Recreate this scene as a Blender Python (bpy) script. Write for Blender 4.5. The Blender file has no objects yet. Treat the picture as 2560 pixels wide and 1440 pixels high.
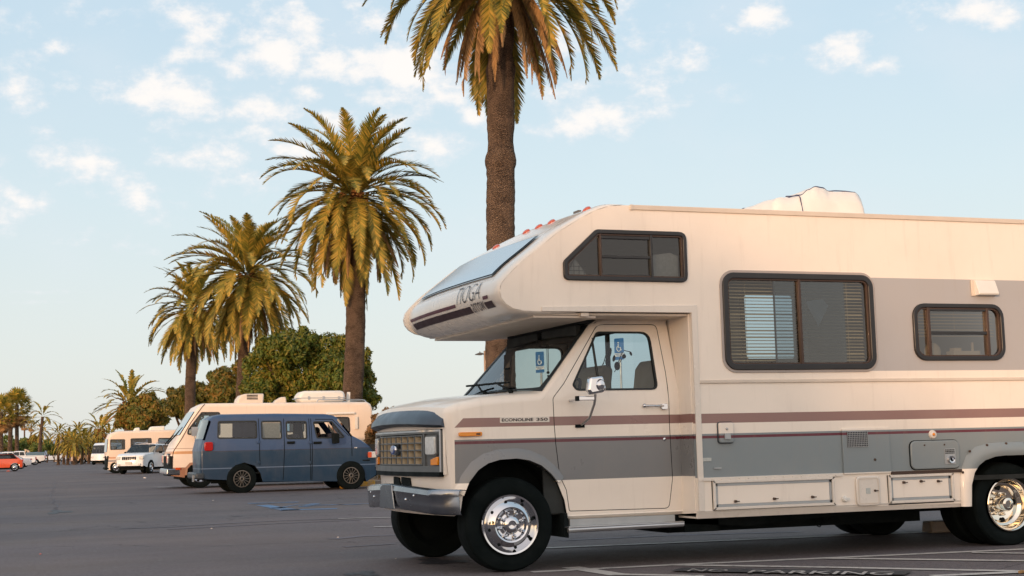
import bpy, bmesh, math, random
from mathutils import Vector, Matrix, noise as mnoise
R = math.radians
scene = bpy.context.scene
col = scene.collection

# ------------------------------------------------------------------ camera
CAM_H = 1.02
PITCH, ROLL, YAW = R(6.506), R(-1.414), R(19.46)
FPX = 3430.5                       # focal length for a frame 2560 wide
fwd0 = Vector((math.sin(YAW), math.cos(YAW), 0)); rt0 = Vector((math.cos(YAW), -math.sin(YAW), 0)); up0 = Vector((0, 0, 1))
FW = fwd0*math.cos(PITCH)+up0*math.sin(PITCH); U2 = up0*math.cos(PITCH)-fwd0*math.sin(PITCH)
RT = rt0*math.cos(ROLL)+U2*math.sin(ROLL); UP = U2*math.cos(ROLL)-rt0*math.sin(ROLL)
cam = bpy.data.cameras.new('camera'); camo = bpy.data.objects.new('camera', cam); col.objects.link(camo)
m = Matrix((RT, UP, -FW)).transposed().to_4x4(); m.translation = Vector((0, 0, CAM_H)); camo.matrix_world = m
cam.sensor_width = 36; cam.lens = FPX/2560*36; cam.clip_start = .1; cam.clip_end = 20000
scene.camera = camo

# ------------------------------------------------------------------ sky, sun, exposure
SUN_EL, SUN_OFF = R(6.0), R(22)       # elevation; angle left of straight behind the camera
back = -fwd0; left = -rt0
sd = (back*math.cos(SUN_OFF)+left*math.sin(SUN_OFF))
SUN = Vector((sd.x*math.cos(SUN_EL), sd.y*math.cos(SUN_EL), math.sin(SUN_EL)))
SDH = Vector((sd.x, sd.y, 0)).normalized()
sl = bpy.data.lights.new('sun', 'SUN'); sl.energy = 1.8; sl.angle = R(1.2); sl.color = (1, .60, .34)
so = bpy.data.objects.new('sun', sl); col.objects.link(so)
so.rotation_euler = SUN.to_track_quat('Z', 'Y').to_euler()
scene.view_settings.view_transform = 'Standard'; scene.view_settings.look = 'None'
scene.view_settings.gamma = 1; scene.view_settings.exposure = 0.6

def srgb(c):
    if max(c) > 1.01: c = [x/255 for x in c]
    return tuple((x/12.92 if x <= .04045 else ((x+.055)/1.055)**2.4) for x in c[:3])

def ray(px, py):
    return RT*(px-1280)+UP*(720-py)+FW*FPX
def atY(px, py, Y):
    d = ray(px, py); t = Y/d.y; return Vector((0, 0, CAM_H))+d*t
def atZ(px, py, z=0.0):
    d = ray(px, py); t = (z-CAM_H)/d.z; return Vector((0, 0, CAM_H))+d*t

W = bpy.data.worlds.new('World'); scene.world = W; W.use_nodes = True
nt = W.node_tree; N = nt.nodes; L = nt.links; N.clear()
def wn(t, **k):
    n = N.new(t)
    for a, b in k.items(): setattr(n, a, b)
    return n
def wmath(op, a, b=None, c=None, clamp=False):
    n = N.new('ShaderNodeMath'); n.operation = op; n.use_clamp = clamp
    for i, v in enumerate((a, b, c)):
        if v is None: continue
        if isinstance(v, (int, float)): n.inputs[i].default_value = v
        else: L.new(v, n.inputs[i])
    return n.outputs[0]
def wvec(op, a, b):
    n = N.new('ShaderNodeVectorMath'); n.operation = op
    for i, v in enumerate((a, b)):
        if v is None: continue
        if isinstance(v, (tuple, list)): n.inputs[i].default_value = v
        else: L.new(v, n.inputs[i])
    return n
sky = wn('ShaderNodeTexSky', sky_type='NISHITA', sun_disc=False); sky.sun_elevation = SUN_EL
sky.sun_rotation = math.atan2(SUN.x, SUN.y); sky.air_density = 1.0; sky.dust_density = 1.5; sky.ozone_density = 1.0; sky.altitude = 0
tc = wn('ShaderNodeTexCoord'); sep = wn('ShaderNodeSeparateXYZ'); L.new(tc.outputs['Generated'], sep.inputs[0])
az = wmath('ARCTAN2', sep.outputs[0], sep.outputs[1]); el = wmath('ARCSINE', sep.outputs[2])
cmb = wn('ShaderNodeCombineXYZ'); L.new(az, cmb.inputs[0]); L.new(el, cmb.inputs[1])
clouds = [(430,235,150,62,1),(655,262,95,50,.95),(700,110,135,95,.95),(490,45,85,65,.9),(800,160,90,60,.8),(40,215,75,65,.8),
 (205,405,105,50,.85),(20,490,75,70,.85),(335,495,105,60,.7),(525,385,105,60,.75),(1010,180,150,85,1.1),(1080,360,100,55,.8),
 (1180,300,55,40,.8),(850,300,70,35,1),(1890,40,90,55,.85),(2120,122,60,38,.95),(2430,20,170,45,.8),(1500,290,125,65,.8),
 (1645,205,130,70,.65),(590,455,100,45,.7),(740,375,65,40,.8),(1590,70,110,80,.6),(2030,150,120,40,.5),(1730,160,80,60,.5),
 (220,600,110,40,.45),(60,60,80,45,.4),(2200,165,60,30,.5),(880,15,50,25,.8),(1420,130,90,60,.7),(420,300,60,30,.6),(140,210,50,50,.5),(1720,240,80,40,.4),(2520,30,60,50,.7),(150,130,60,35,.6),(260,30,80,40,.55),(600,180,70,40,.7),(930,60,60,50,.7),(390,385,70,35,.5),(660,335,80,40,.7),(100,330,60,30,.45),(460,140,60,30,.6),(1340,330,60,30,.55),(1430,240,90,50,.6),(1800,230,60,30,.5),(1950,60,50,30,.6),(2310,60,60,25,.5),(980,300,80,40,.75),(310,620,90,26,.4),(560,620,80,22,.4),(760,230,70,30,.7),(540,120,60,40,.5),(1100,250,80,40,.7),(1560,180,70,35,.6),(90,730,120,10,.5),(180,756,150,8,.45)]
acc = None
for (px, py, rx, ry, s) in clouds:
    d = ray(px, py).normalized(); a0 = math.atan2(d.x, d.y); e0 = math.asin(d.z)
    v = wvec('SUBTRACT', cmb.outputs[0], (a0, e0, 0)); v = wvec('MULTIPLY', v.outputs[0], (FPX/(rx*1.6), FPX/(ry*1.55), 0))
    ln = wvec('LENGTH', v.outputs[0], None)
    k = wmath('MULTIPLY', wmath('SUBTRACT', 1.0, ln.outputs['Value'], clamp=True), s)
    acc = k if acc is None else wmath('MAXIMUM', acc, k)
nz = wn('ShaderNodeTexNoise'); nz.inputs['Scale'].default_value = 30; nz.inputs['Detail'].default_value = 9; nz.inputs['Roughness'].default_value = .62
mp = wn('ShaderNodeMapping'); mp.inputs['Scale'].default_value = (1, 1.5, 1); L.new(cmb.outputs[0], mp.inputs[0]); L.new(mp.outputs[0], nz.inputs['Vector'])
nz2 = wn('ShaderNodeTexNoise'); nz2.inputs['Scale'].default_value = 7; nz2.inputs['Detail'].default_value = 6; L.new(mp.outputs[0], nz2.inputs['Vector'])
cov = wmath('ADD', acc, wmath('MULTIPLY', wmath('SUBTRACT', nz.outputs[0], .5), 2.2))
mr = wn('ShaderNodeMapRange', interpolation_type='SMOOTHSTEP'); L.new(cov, mr.inputs[0]); mr.inputs[1].default_value = .16; mr.inputs[2].default_value = .80
gate = wmath('MULTIPLY', acc, 4.5, clamp=True)
thick = wmath('MULTIPLY', wmath('MULTIPLY', mr.outputs[0], gate), .85)
mr2 = wn('ShaderNodeMapRange', interpolation_type='SMOOTHSTEP'); L.new(nz2.outputs[0], mr2.inputs[0]); mr2.inputs[1].default_value = .45; mr2.inputs[2].default_value = .8; mr2.inputs[4].default_value = .34
thick = wmath('MAXIMUM', thick, mr2.outputs[0])
hor = wn('ShaderNodeMapRange', interpolation_type='SMOOTHSTEP'); L.new(el, hor.inputs[0]); hor.inputs[1].default_value = .02; hor.inputs[2].default_value = .16
thick = wmath('MULTIPLY', thick, hor.outputs[0])
tint = wn('ShaderNodeMix', data_type='RGBA', blend_type='MULTIPLY'); tint.inputs[0].default_value = 1; L.new(sky.outputs[0], tint.inputs[6]); tint.inputs[7].default_value = (1, 1, 1, 1)
SKYTINT = tint
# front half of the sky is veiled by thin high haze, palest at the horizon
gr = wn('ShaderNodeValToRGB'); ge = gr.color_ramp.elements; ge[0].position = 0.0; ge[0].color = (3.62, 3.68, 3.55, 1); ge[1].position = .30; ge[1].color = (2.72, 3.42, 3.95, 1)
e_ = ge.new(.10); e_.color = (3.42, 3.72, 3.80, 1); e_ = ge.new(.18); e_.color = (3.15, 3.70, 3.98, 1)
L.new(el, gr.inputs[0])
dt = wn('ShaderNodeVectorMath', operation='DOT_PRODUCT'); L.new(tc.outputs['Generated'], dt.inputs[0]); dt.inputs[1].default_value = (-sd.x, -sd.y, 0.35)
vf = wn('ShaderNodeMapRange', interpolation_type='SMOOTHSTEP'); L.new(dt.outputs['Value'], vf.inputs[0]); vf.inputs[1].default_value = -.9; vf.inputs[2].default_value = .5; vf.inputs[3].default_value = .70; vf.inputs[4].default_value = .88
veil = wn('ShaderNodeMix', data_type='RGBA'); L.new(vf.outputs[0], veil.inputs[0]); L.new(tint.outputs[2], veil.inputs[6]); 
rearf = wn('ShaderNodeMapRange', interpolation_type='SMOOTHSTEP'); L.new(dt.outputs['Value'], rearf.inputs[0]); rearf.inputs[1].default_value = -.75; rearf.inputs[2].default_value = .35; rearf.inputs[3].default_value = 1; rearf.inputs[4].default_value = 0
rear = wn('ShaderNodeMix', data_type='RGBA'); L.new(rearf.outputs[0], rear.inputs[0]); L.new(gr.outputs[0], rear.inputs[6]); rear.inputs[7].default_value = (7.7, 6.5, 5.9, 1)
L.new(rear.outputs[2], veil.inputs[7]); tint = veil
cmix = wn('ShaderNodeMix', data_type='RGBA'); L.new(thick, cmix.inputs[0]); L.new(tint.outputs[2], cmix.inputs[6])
ccol = wn('ShaderNodeMix', data_type='RGBA'); cm_ = wn('ShaderNodeMapRange', interpolation_type='SMOOTHSTEP'); L.new(cov, cm_.inputs[0]); cm_.inputs[1].default_value = .2; cm_.inputs[2].default_value = 1.0; L.new(cm_.outputs[0], ccol.inputs[0]); ccol.inputs[6].default_value = (3.55, 3.75, 4.0, 1); ccol.inputs[7].default_value = (4.75, 4.45, 4.2, 1); L.new(ccol.outputs[2], cmix.inputs[7])
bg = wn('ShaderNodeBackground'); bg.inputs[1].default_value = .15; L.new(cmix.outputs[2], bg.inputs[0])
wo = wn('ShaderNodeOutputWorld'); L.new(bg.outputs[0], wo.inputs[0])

# ------------------------------------------------------------------ materials
MATS = {}
def new_mat(name):
    m = bpy.data.materials.new(name); m.use_nodes = True; m.node_tree.nodes.clear(); MATS[name] = m; return m
class NT:
    def __init__(s, m): s.t = m.node_tree; s.n = s.t.nodes; s.l = s.t.links
    def node(s, t, **k):
        n = s.n.new(t)
        for a, b in k.items(): setattr(n, a, b)
        return n
    def set(s, sock, v):
        if isinstance(v, bpy.types.NodeSocket): s.l.new(v, sock)
        else: sock.default_value = v
    def math(s, op, a, b=0.0, clamp=False):
        n = s.node('ShaderNodeMath', operation=op, use_clamp=clamp); s.set(n.inputs[0], a); s.set(n.inputs[1], b); return n.outputs[0]
    def mix(s, f, a, b, bt='MIX'):
        n = s.node('ShaderNodeMix', data_type='RGBA', blend_type=bt); s.set(n.inputs[0], f)
        s.set(n.inputs[6], (*a, 1) if isinstance(a, tuple) else a); s.set(n.inputs[7], (*b, 1) if isinstance(b, tuple) else b); return n.outputs[2]
    def noise(s, scale, detail=4, rough=.55, vec=None, sc=None):
        n = s.node('ShaderNodeTexNoise'); n.inputs['Scale'].default_value = scale; n.inputs['Detail'].default_value = detail; n.inputs['Roughness'].default_value = rough
        if vec is None: vec = s.objc()
        if sc: mm = s.node('ShaderNodeMapping'); mm.inputs['Scale'].default_value = sc; s.l.new(vec, mm.inputs[0]); vec = mm.outputs[0]
        s.l.new(vec, n.inputs['Vector']); return n.outputs[0]
    def objc(s):
        return s.node('ShaderNodeTexCoord').outputs['Object']
    def ramp(s, fac, stops, interp='LINEAR'):
        r = s.node('ShaderNodeValToRGB'); r.color_ramp.interpolation = interp
        e = r.color_ramp.elements
        while len(e) < len(stops): e.new(.5)
        for i, (p, c) in enumerate(stops): e[i].position = p; e[i].color = (*c, 1)
        s.set(r.inputs[0], fac); return r.outputs[0]
    def rng(s, v, a, b, c=0.0, d=1.0):
        n = s.node('ShaderNodeMapRange'); s.set(n.inputs[0], v)
        for i, q in enumerate((a, b, c, d)): n.inputs[i+1].default_value = q
        return n.outputs[0]
    def bsdf(s, base, rough=.5, metal=0., coat=0., bump=None, spec=.5, bstr=.2, bdist=.01, sheen=0):
        b = s.node('ShaderNodeBsdfPrincipled'); s.set(b.inputs['Base Color'], (*base, 1) if isinstance(base, tuple) else base)
        s.set(b.inputs['Roughness'], rough); b.inputs['Metallic'].default_value = metal; b.inputs['Coat Weight'].default_value = coat
        b.inputs['Coat Roughness'].default_value = .08; b.inputs['Specular IOR Level'].default_value = spec
        if bump is not None:
            bb = s.node('ShaderNodeBump'); bb.inputs['Strength'].default_value = bstr; bb.inputs['Distance'].default_value = bdist
            s.l.new(bump, bb.inputs['Height']); s.l.new(bb.outputs[0], b.inputs['Normal'])
        return b
    def out(s, sh):
        o = s.node('ShaderNodeOutputMaterial'); s.l.new(sh.outputs[0] if hasattr(sh, 'outputs') else sh, o.inputs[0])

def simple(name, c, rough=.5, metal=0., coat=0., var=.12, scale=6, bump=0, spec=.5):
    m = new_mat(name); t = NT(m); c = srgb(c)
    n = t.noise(scale, 5); f = t.rng(n, .3, .7, 1-var, 1+var)
    b = t.mix(1.0, c, t.ramp(f, [(0, (0, 0, 0)), (1, (1, 1, 1))]), 'MULTIPLY') if False else t.mix(t.rng(n, .3, .7, 0, var*2), c, tuple(x*.6 for x in c))
    t.out(t.bsdf(b, t.rng(n, .3, .7, rough*.85, min(1, rough*1.2)), metal, coat, t.noise(scale*12, 3) if bump else None, spec, bump or .1))
    return m

def glass(name, tintc=(.75, .8, .8), boost=1.0, rough=.015, base=.0):
    m = new_mat(name); t = NT(m)
    fr = t.node('ShaderNodeFresnel'); fr.inputs[0].default_value = 1.5
    f = t.math('ADD', t.math('MULTIPLY', fr.outputs[0], boost), base, True)
    tr = t.node('ShaderNodeBsdfTransparent'); tr.inputs[0].default_value = (*tintc, 1)
    gl = t.node('ShaderNodeBsdfGlossy'); gl.inputs['Roughness'].default_value = rough
    mx = t.node('ShaderNodeMixShader'); t.l.new(f, mx.inputs[0]); t.l.new(tr.outputs[0], mx.inputs[1]); t.l.new(gl.outputs[0], mx.inputs[2]); t.out(mx); return m

def banded(name, base, bands, x_off=0., rough=.35, coat=.25, dirt=.18):
    """paint with stripes laid by height; bands = (z0, z1, colour, x_from, x_to, slant)"""
    m = new_mat(name); t = NT(m); oc = t.objc(); sp = t.node('ShaderNodeSeparateXYZ'); t.l.new(oc, sp.inputs[0])
    x = t.math('ADD', sp.outputs[0], x_off); z = sp.outputs[2]; c = srgb(base)
    for (z0, z1, bc, xa, xb, slant) in bands:
        k = t.math('MULTIPLY', t.math('GREATER_THAN', z, z0), t.math('LESS_THAN', z, z1))
        if xa is not None:
            xx = t.math('SUBTRACT', x, t.math('MULTIPLY', t.math('SUBTRACT', z, z0), slant)) if slant else x
            k = t.math('MULTIPLY', k, t.math('GREATER_THAN', xx, xa))
        if xb is not None: k = t.math('MULTIPLY', k, t.math('LESS_THAN', x, xb))
        c = t.mix(k, c, srgb(bc))
    st = t.noise(12, 6, .65, oc, (1.2, 1, .12)); bl = t.noise(2.2, 5, .6, oc)
    c = t.mix(t.rng(st, .55, .82, 0, dirt), c, (.30, .23, .17)); c = t.mix(t.rng(bl, .45, .75, 0, dirt*.5), c, (.45, .38, .30))
    sp2 = t.noise(160, 2, .5, oc)
    c = t.mix(t.rng(sp2, .74, .80, 0, .35), c, (.22, .15, .1))
    wav = t.noise(1.6, 2, .5, oc)
    t.out(t.bsdf(c, t.rng(bl, .3, .7, rough*.8, rough*1.4), 0, coat, wav, .5, .25, .02)); return m

CREAM = (238, 228, 216)
RVX, RVY = 6.0, 11.62
Z1 = [(.705, 1.069, (128, 138, 142), None, None, 0), (1.030, 1.053, (96, 30, 48), None, None, 0), (1.157, 1.237, (142, 110, 104), None, None, 0), (1.587, 2.415, (170, 169, 170), 5.70, None, 0)]
banded('coach_paint', CREAM, Z1, RVX)
Z2 = [(.720, 1.068, (120, 122, 124), 3.236, None, 0), (1.031, 1.055, (90, 28, 46), 3.236, None, 0), (1.166, 1.240, (140, 107, 102), 3.237, None, .96)]
banded('cab_paint', CREAM, Z2, RVX, .3, .4, .16)
banded('cap_paint', (222, 214, 204), [], 0, .25, .5, .18)
simple('cream_plastic', (214, 202, 188), .4, var=.12)
simple('aluminium', (190, 192, 194), .32, .9, var=.1)
simple('dull_aluminium', (176, 180, 182), .45, .55, var=.15)
simple('chrome', (204, 207, 212), .08, 1., var=.02)
simple('bumper_chrome', (150, 155, 162), .24, 1., var=.25, scale=9)
simple('brass_chrome', (236, 228, 214), .08, 1., var=.05)
simple('rubber', (22, 30, 32), .55, var=.2)
simple('window_frame', (38, 38, 40), .35, var=.2)
simple('bronze_trim', (74, 56, 46), .4, .2, var=.2)
simple('black', (12, 20, 22), .8, var=.1, spec=.2)
simple('dark_plastic', (52, 60, 68), .45, var=.2)
simple('hood_vinyl', (56, 70, 86), .38, coat=.1, var=.2)
simple('bezel_grey', (92, 96, 98), .4, var=.2)
simple('grille_tan', (206, 192, 166), .5, var=.12)
simple('amber', (232, 140, 20), .25, coat=.6, var=.1)
simple('orange_lens', (196, 76, 22), .22, coat=.6, var=.15)
simple('red_lens', (160, 24, 24), .2, coat=.7, var=.2)
simple('lamp_lens', (204, 208, 208), .10, .0, coat=.8, var=.35, scale=30)
simple('white_plastic', (224, 222, 216), .45, var=.08)
simple('tan_fabric', (196, 172, 140), .85, var=.15)
simple('brown_trim', (92, 74, 54), .7, var=.15)
simple('dark_interior', (30, 34, 34), .85, var=.2)
simple('headliner', (40, 44, 44), .9, var=.1)
simple('slat', (190, 160, 120), .5, var=.08)
simple('curtain', (190, 182, 170), .9, var=.25, scale=40)
simple('cover_cloth', (228, 224, 218), .7, coat=.0, var=.1, bump=.15)
simple('piping_blue', (60, 66, 96), .6, var=.1)
simple('maroon', (84, 30, 44), .4, var=.1)
simple('dark_maroon', (52, 30, 34), .4, var=.15)
simple('ink', (58, 52, 56), .5, var=.05)
simple('emblem_blue', (30, 64, 140), .2, coat=.8, var=.1)
simple('silver_letter', (150, 156, 166), .25, .6, var=.1)
simple('white_paint', (230, 230, 226), .5, var=.05)
simple('sign_blue', (40, 110, 170), .45, var=.08)
simple('yellow', (214, 156, 30), .55, var=.2)
simple('tyre', (8, 17, 18), .8, var=.2, spec=.15)
simple('wheel_paint', (112, 108, 102), .35, .5, var=.2)
simple('skin', (150, 104, 80), .6, var=.1)
simple('dark_cloth', (40, 44, 60), .9, var=.2)
simple('grey_cloth', (130, 128, 150), .9, var=.2)
simple('hair', (28, 22, 20), .8, var=.1)
simple('concrete', (150, 142, 134), .85, var=.25, scale=3)
simple('pole_paint', (176, 150, 128), .6, var=.1)
simple('lamp_grey', (96, 92, 88), .5, var=.1)
glass('clear_glass', (.80, .87, .85), 1.0, .01, .02)
glass('side_glass', (.66, .75, .79), 1.0, .01, .02)
glass('tinted_glass', (.20, .24, .27), 1.1, .012, .02)
glass('mid_glass', (.42, .47, .50), 1.1, .012, .02)
glass('mirror_glass', (.10, .12, .15), 3.0, .24, .42)

# van paint: faded blue, darker low down
banded('van_paint', (42, 68, 104), [(-.2, 1.02, (14, 48, 74), None, None, 0), (.60, .625, (84, 104, 130), None, None, 0), (1.02, 1.04, (34, 44, 66), None, None, 0)], 0, .42, .15, .06)
banded('beige_coach', (228, 212, 196), [(.98, 1.06, (196, 148, 104), None, None, 0), (.2, .60, (150, 108, 84), None, None, 0), (1.13, 1.145, (150, 122, 104), None, 2.9, 0)], 1.6, .35, .3, .2)
banded('far_coach_paint', (224, 206, 188), [(.80, .87, (196, 140, 108), None, None, 0), (.62, .72, (150, 146, 148), None, None, 0), (.50, .53, (190, 150, 120), None, None, 0)], 0, .4, .2, .2)
simple('white_car', (226, 230, 234), .22, coat=.6, var=.05)
simple('silver_car', (176, 184, 196), .25, .35, coat=.5, var=.06)
simple('orange_car', (206, 84, 48), .22, coat=.6, var=.08)
simple('cream_van', (226, 196, 168), .35, coat=.3, var=.08)
simple('blue_grey_car', (92, 120, 140), .3, coat=.4, var=.08)

def leafmat(name, c1, c2, c3, sc=1.2):
    m = new_mat(name); t = NT(m)
    n = t.noise(sc, 4, .6); g = t.node('ShaderNodeNewGeometry'); rnd = g.outputs['Random Per Island']
    f = t.math('ADD', t.math('MULTIPLY', n, .75), t.math('MULTIPLY', rnd, .5))
    c = t.ramp(f, [(.3, srgb(c1)), (.6, srgb(c2)), (.86, srgb(c3))])
    d = t.bsdf(c, .55, spec=.35); tr = t.node('ShaderNodeBsdfTranslucent'); t.l.new(c, tr.inputs[0])
    mx = t.node('ShaderNodeMixShader'); mx.inputs[0].default_value = .22; t.l.new(d.outputs[0], mx.inputs[1]); t.l.new(tr.outputs[0], mx.inputs[2]); t.out(mx)
leafmat('palm_leaf', (80, 90, 38), (146, 134, 54), (198, 162, 72), .7)
leafmat('dead_leaf', (128, 98, 62), (164, 128, 82), (192, 150, 100), 2)
leafmat('tree_leaf', (58, 78, 28), (98, 112, 38), (140, 124, 48), .9)
leafmat('tree_leaf_bright', (60, 70, 26), (98, 98, 36), (130, 108, 48), .9)
leafmat('tree_leaf_rust', (66, 80, 30), (112, 110, 40), (150, 112, 50), .9)
leafmat('shrub_leaf', (84, 76, 46), (122, 96, 58), (156, 116, 76), 2)
leafmat('low_green', (60, 88, 44), (96, 118, 54), (150, 144, 66), 1)
def bark(name, c1, c2, ring=9):
    m = new_mat(name); t = NT(m); oc = t.objc()
    w = t.node('ShaderNodeTexWave', wave_type='BANDS', bands_direction='Z'); w.inputs['Scale'].default_value = ring; w.inputs['Distortion'].default_value = 7; w.inputs['Detail'].default_value = 4; w.inputs['Detail Scale'].default_value = 3
    t.l.new(oc, w.inputs[0]); n = t.noise(2.4, 6, .65, oc); big = t.noise(.6, 3, .5, oc)
    h = t.math('ADD', t.math('MULTIPLY', w.outputs['Fac'], .6), n)
    c = t.ramp(t.math('ADD', t.math('MULTIPLY', h, .6), t.math('MULTIPLY', big, .25)), [(.42, srgb(c1)), (.75, srgb(c2))])
    t.out(t.bsdf(c, .9, bump=h, bstr=1.0, bdist=.12, spec=.2))
bark('palm_bark', (58, 46, 40), (176, 146, 120), 11)
bark('boot_bark', (110, 70, 40), (214, 158, 96), 3)
bark('tree_bark', (60, 48, 38), (110, 90, 72), 2)

def ground_mat():
    m = new_mat('asphalt'); t = NT(m); oc = t.objc()
    fine = t.noise(90, 3, .7, oc); mid = t.noise(3.5, 6, .65, oc); big = t.noise(.22, 5, .6, oc); lane = t.noise(.5, 5, .6, oc, (.10, 1.4, 1))
    c = t.ramp(big, [(.3, srgb((112, 103, 113))), (.7, srgb((128, 117, 125)))])
    c = t.mix(t.rng(lane, .45, .72, 0, .75), c, srgb((88, 84, 88)))
    c = t.mix(t.rng(mid, .5, .8, 0, .45), c, srgb((136, 124, 118)))
    grit = t.noise(24, 4, .75, oc); c = t.mix(t.rng(grit, .38, .66, 0, 1), t.mix(.42, c, (.0, .0, .0)), t.mix(.16, c, (.36, .32, .29)))
    c = t.mix(t.rng(fine, .35, .75, 0, 1), t.mix(.5, c, (.0, .0, .0)), t.mix(.34, c, (.32, .28, .25)))
    warm = t.noise(.35, 3, .5, oc); c = t.mix(t.rng(warm, .40, .66, 0, .5), c, t.mix(.5, c, srgb((126, 108, 96))))
    sp = t.noise(34, 2, .5, oc); c = t.mix(t.rng(sp, .76, .80, 0, .8), c, srgb((160, 150, 145)))
    fl = t.noise(11, 3, .6, oc); c = t.mix(t.rng(fl, .70, .74, 0, .6), c, srgb((168, 158, 152))); dk = t.noise(7, 4, .65, oc, (1, 1.6, 1)); c = t.mix(t.rng(dk, .62, .74, 0, .55), c, srgb((58, 54, 58)))
    pa = t.noise(.09, 2, .4, oc, (1, 2.2, 1)); c = t.mix(t.rng(pa, .50, .53, 0, .22), c, srgb((72, 68, 74)))
    vo = t.node('ShaderNodeTexVoronoi', feature='DISTANCE_TO_EDGE'); vo.inputs['Scale'].default_value = .16
    wob = t.node('ShaderNodeMix', data_type='VECTOR'); 
    nn = t.node('ShaderNodeTexNoise'); nn.inputs['Scale'].default_value = .8; nn.inputs['Detail'].default_value = 5; t.l.new(oc, nn.inputs['Vector'])
    va = t.node('ShaderNodeVectorMath', operation='MULTIPLY_ADD'); t.l.new(nn.outputs['Color'], va.inputs[0]); va.inputs[1].default_value = (3, 3, 0); t.l.new(oc, va.inputs[2]); t.l.new(va.outputs[0], vo.inputs['Vector'])
    t.n.remove(wob)
    c = t.mix(t.rng(vo.outputs['Distance'], .0, .006, .55, 0), c, (.012, .012, .014))
    t.out(t.bsdf(c, t.rng(mid, .3, .7, .72, .9), 0, 0, t.math('ADD', fine, t.math('MULTIPLY', mid, .4)), .3, .5, .012)); return m
ground_mat()
def worn(name, c, lo=.42, hi=.62, under=(96, 90, 94)):
    m = new_mat(name); t = NT(m); oc = t.objc(); n = t.noise(14, 6, .7, oc); n2 = t.noise(1.3, 4, .6, oc)
    f = t.math('ADD', t.math('MULTIPLY', n, .6), t.math('MULTIPLY', n2, .4))
    t.out(t.bsdf(t.mix(t.rng(f, lo, hi, 0, 1), srgb(c), srgb(under)), .75))
worn('line_paint', (184, 178, 172), .50, .68)
worn('faint_line', (146, 140, 140), .40, .56)
worn('blue_line', (84, 124, 164), .43, .60)
worn('stencil_white', (172, 166, 162), .48, .64, (60, 58, 62))
worn('stencil_black', (44, 44, 48), .56, .8)
worn('kerb_yellow', (206, 156, 50), .45, .62, (150, 140, 130))
simple('oil', (48, 45, 50), .6, var=.3, scale=20)
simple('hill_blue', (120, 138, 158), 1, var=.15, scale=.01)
simple('wall_pale', (196, 178, 156), .85, var=.15, scale=1)
simple('roof_dark', (110, 100, 96), .85, var=.15, scale=1)
simple('litter', (214, 206, 200), .7, var=.2)
simple('litter_red', (196, 110, 100), .7, var=.2)
simple('earth', (120, 96, 70), .95, var=.3, scale=4)

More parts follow.
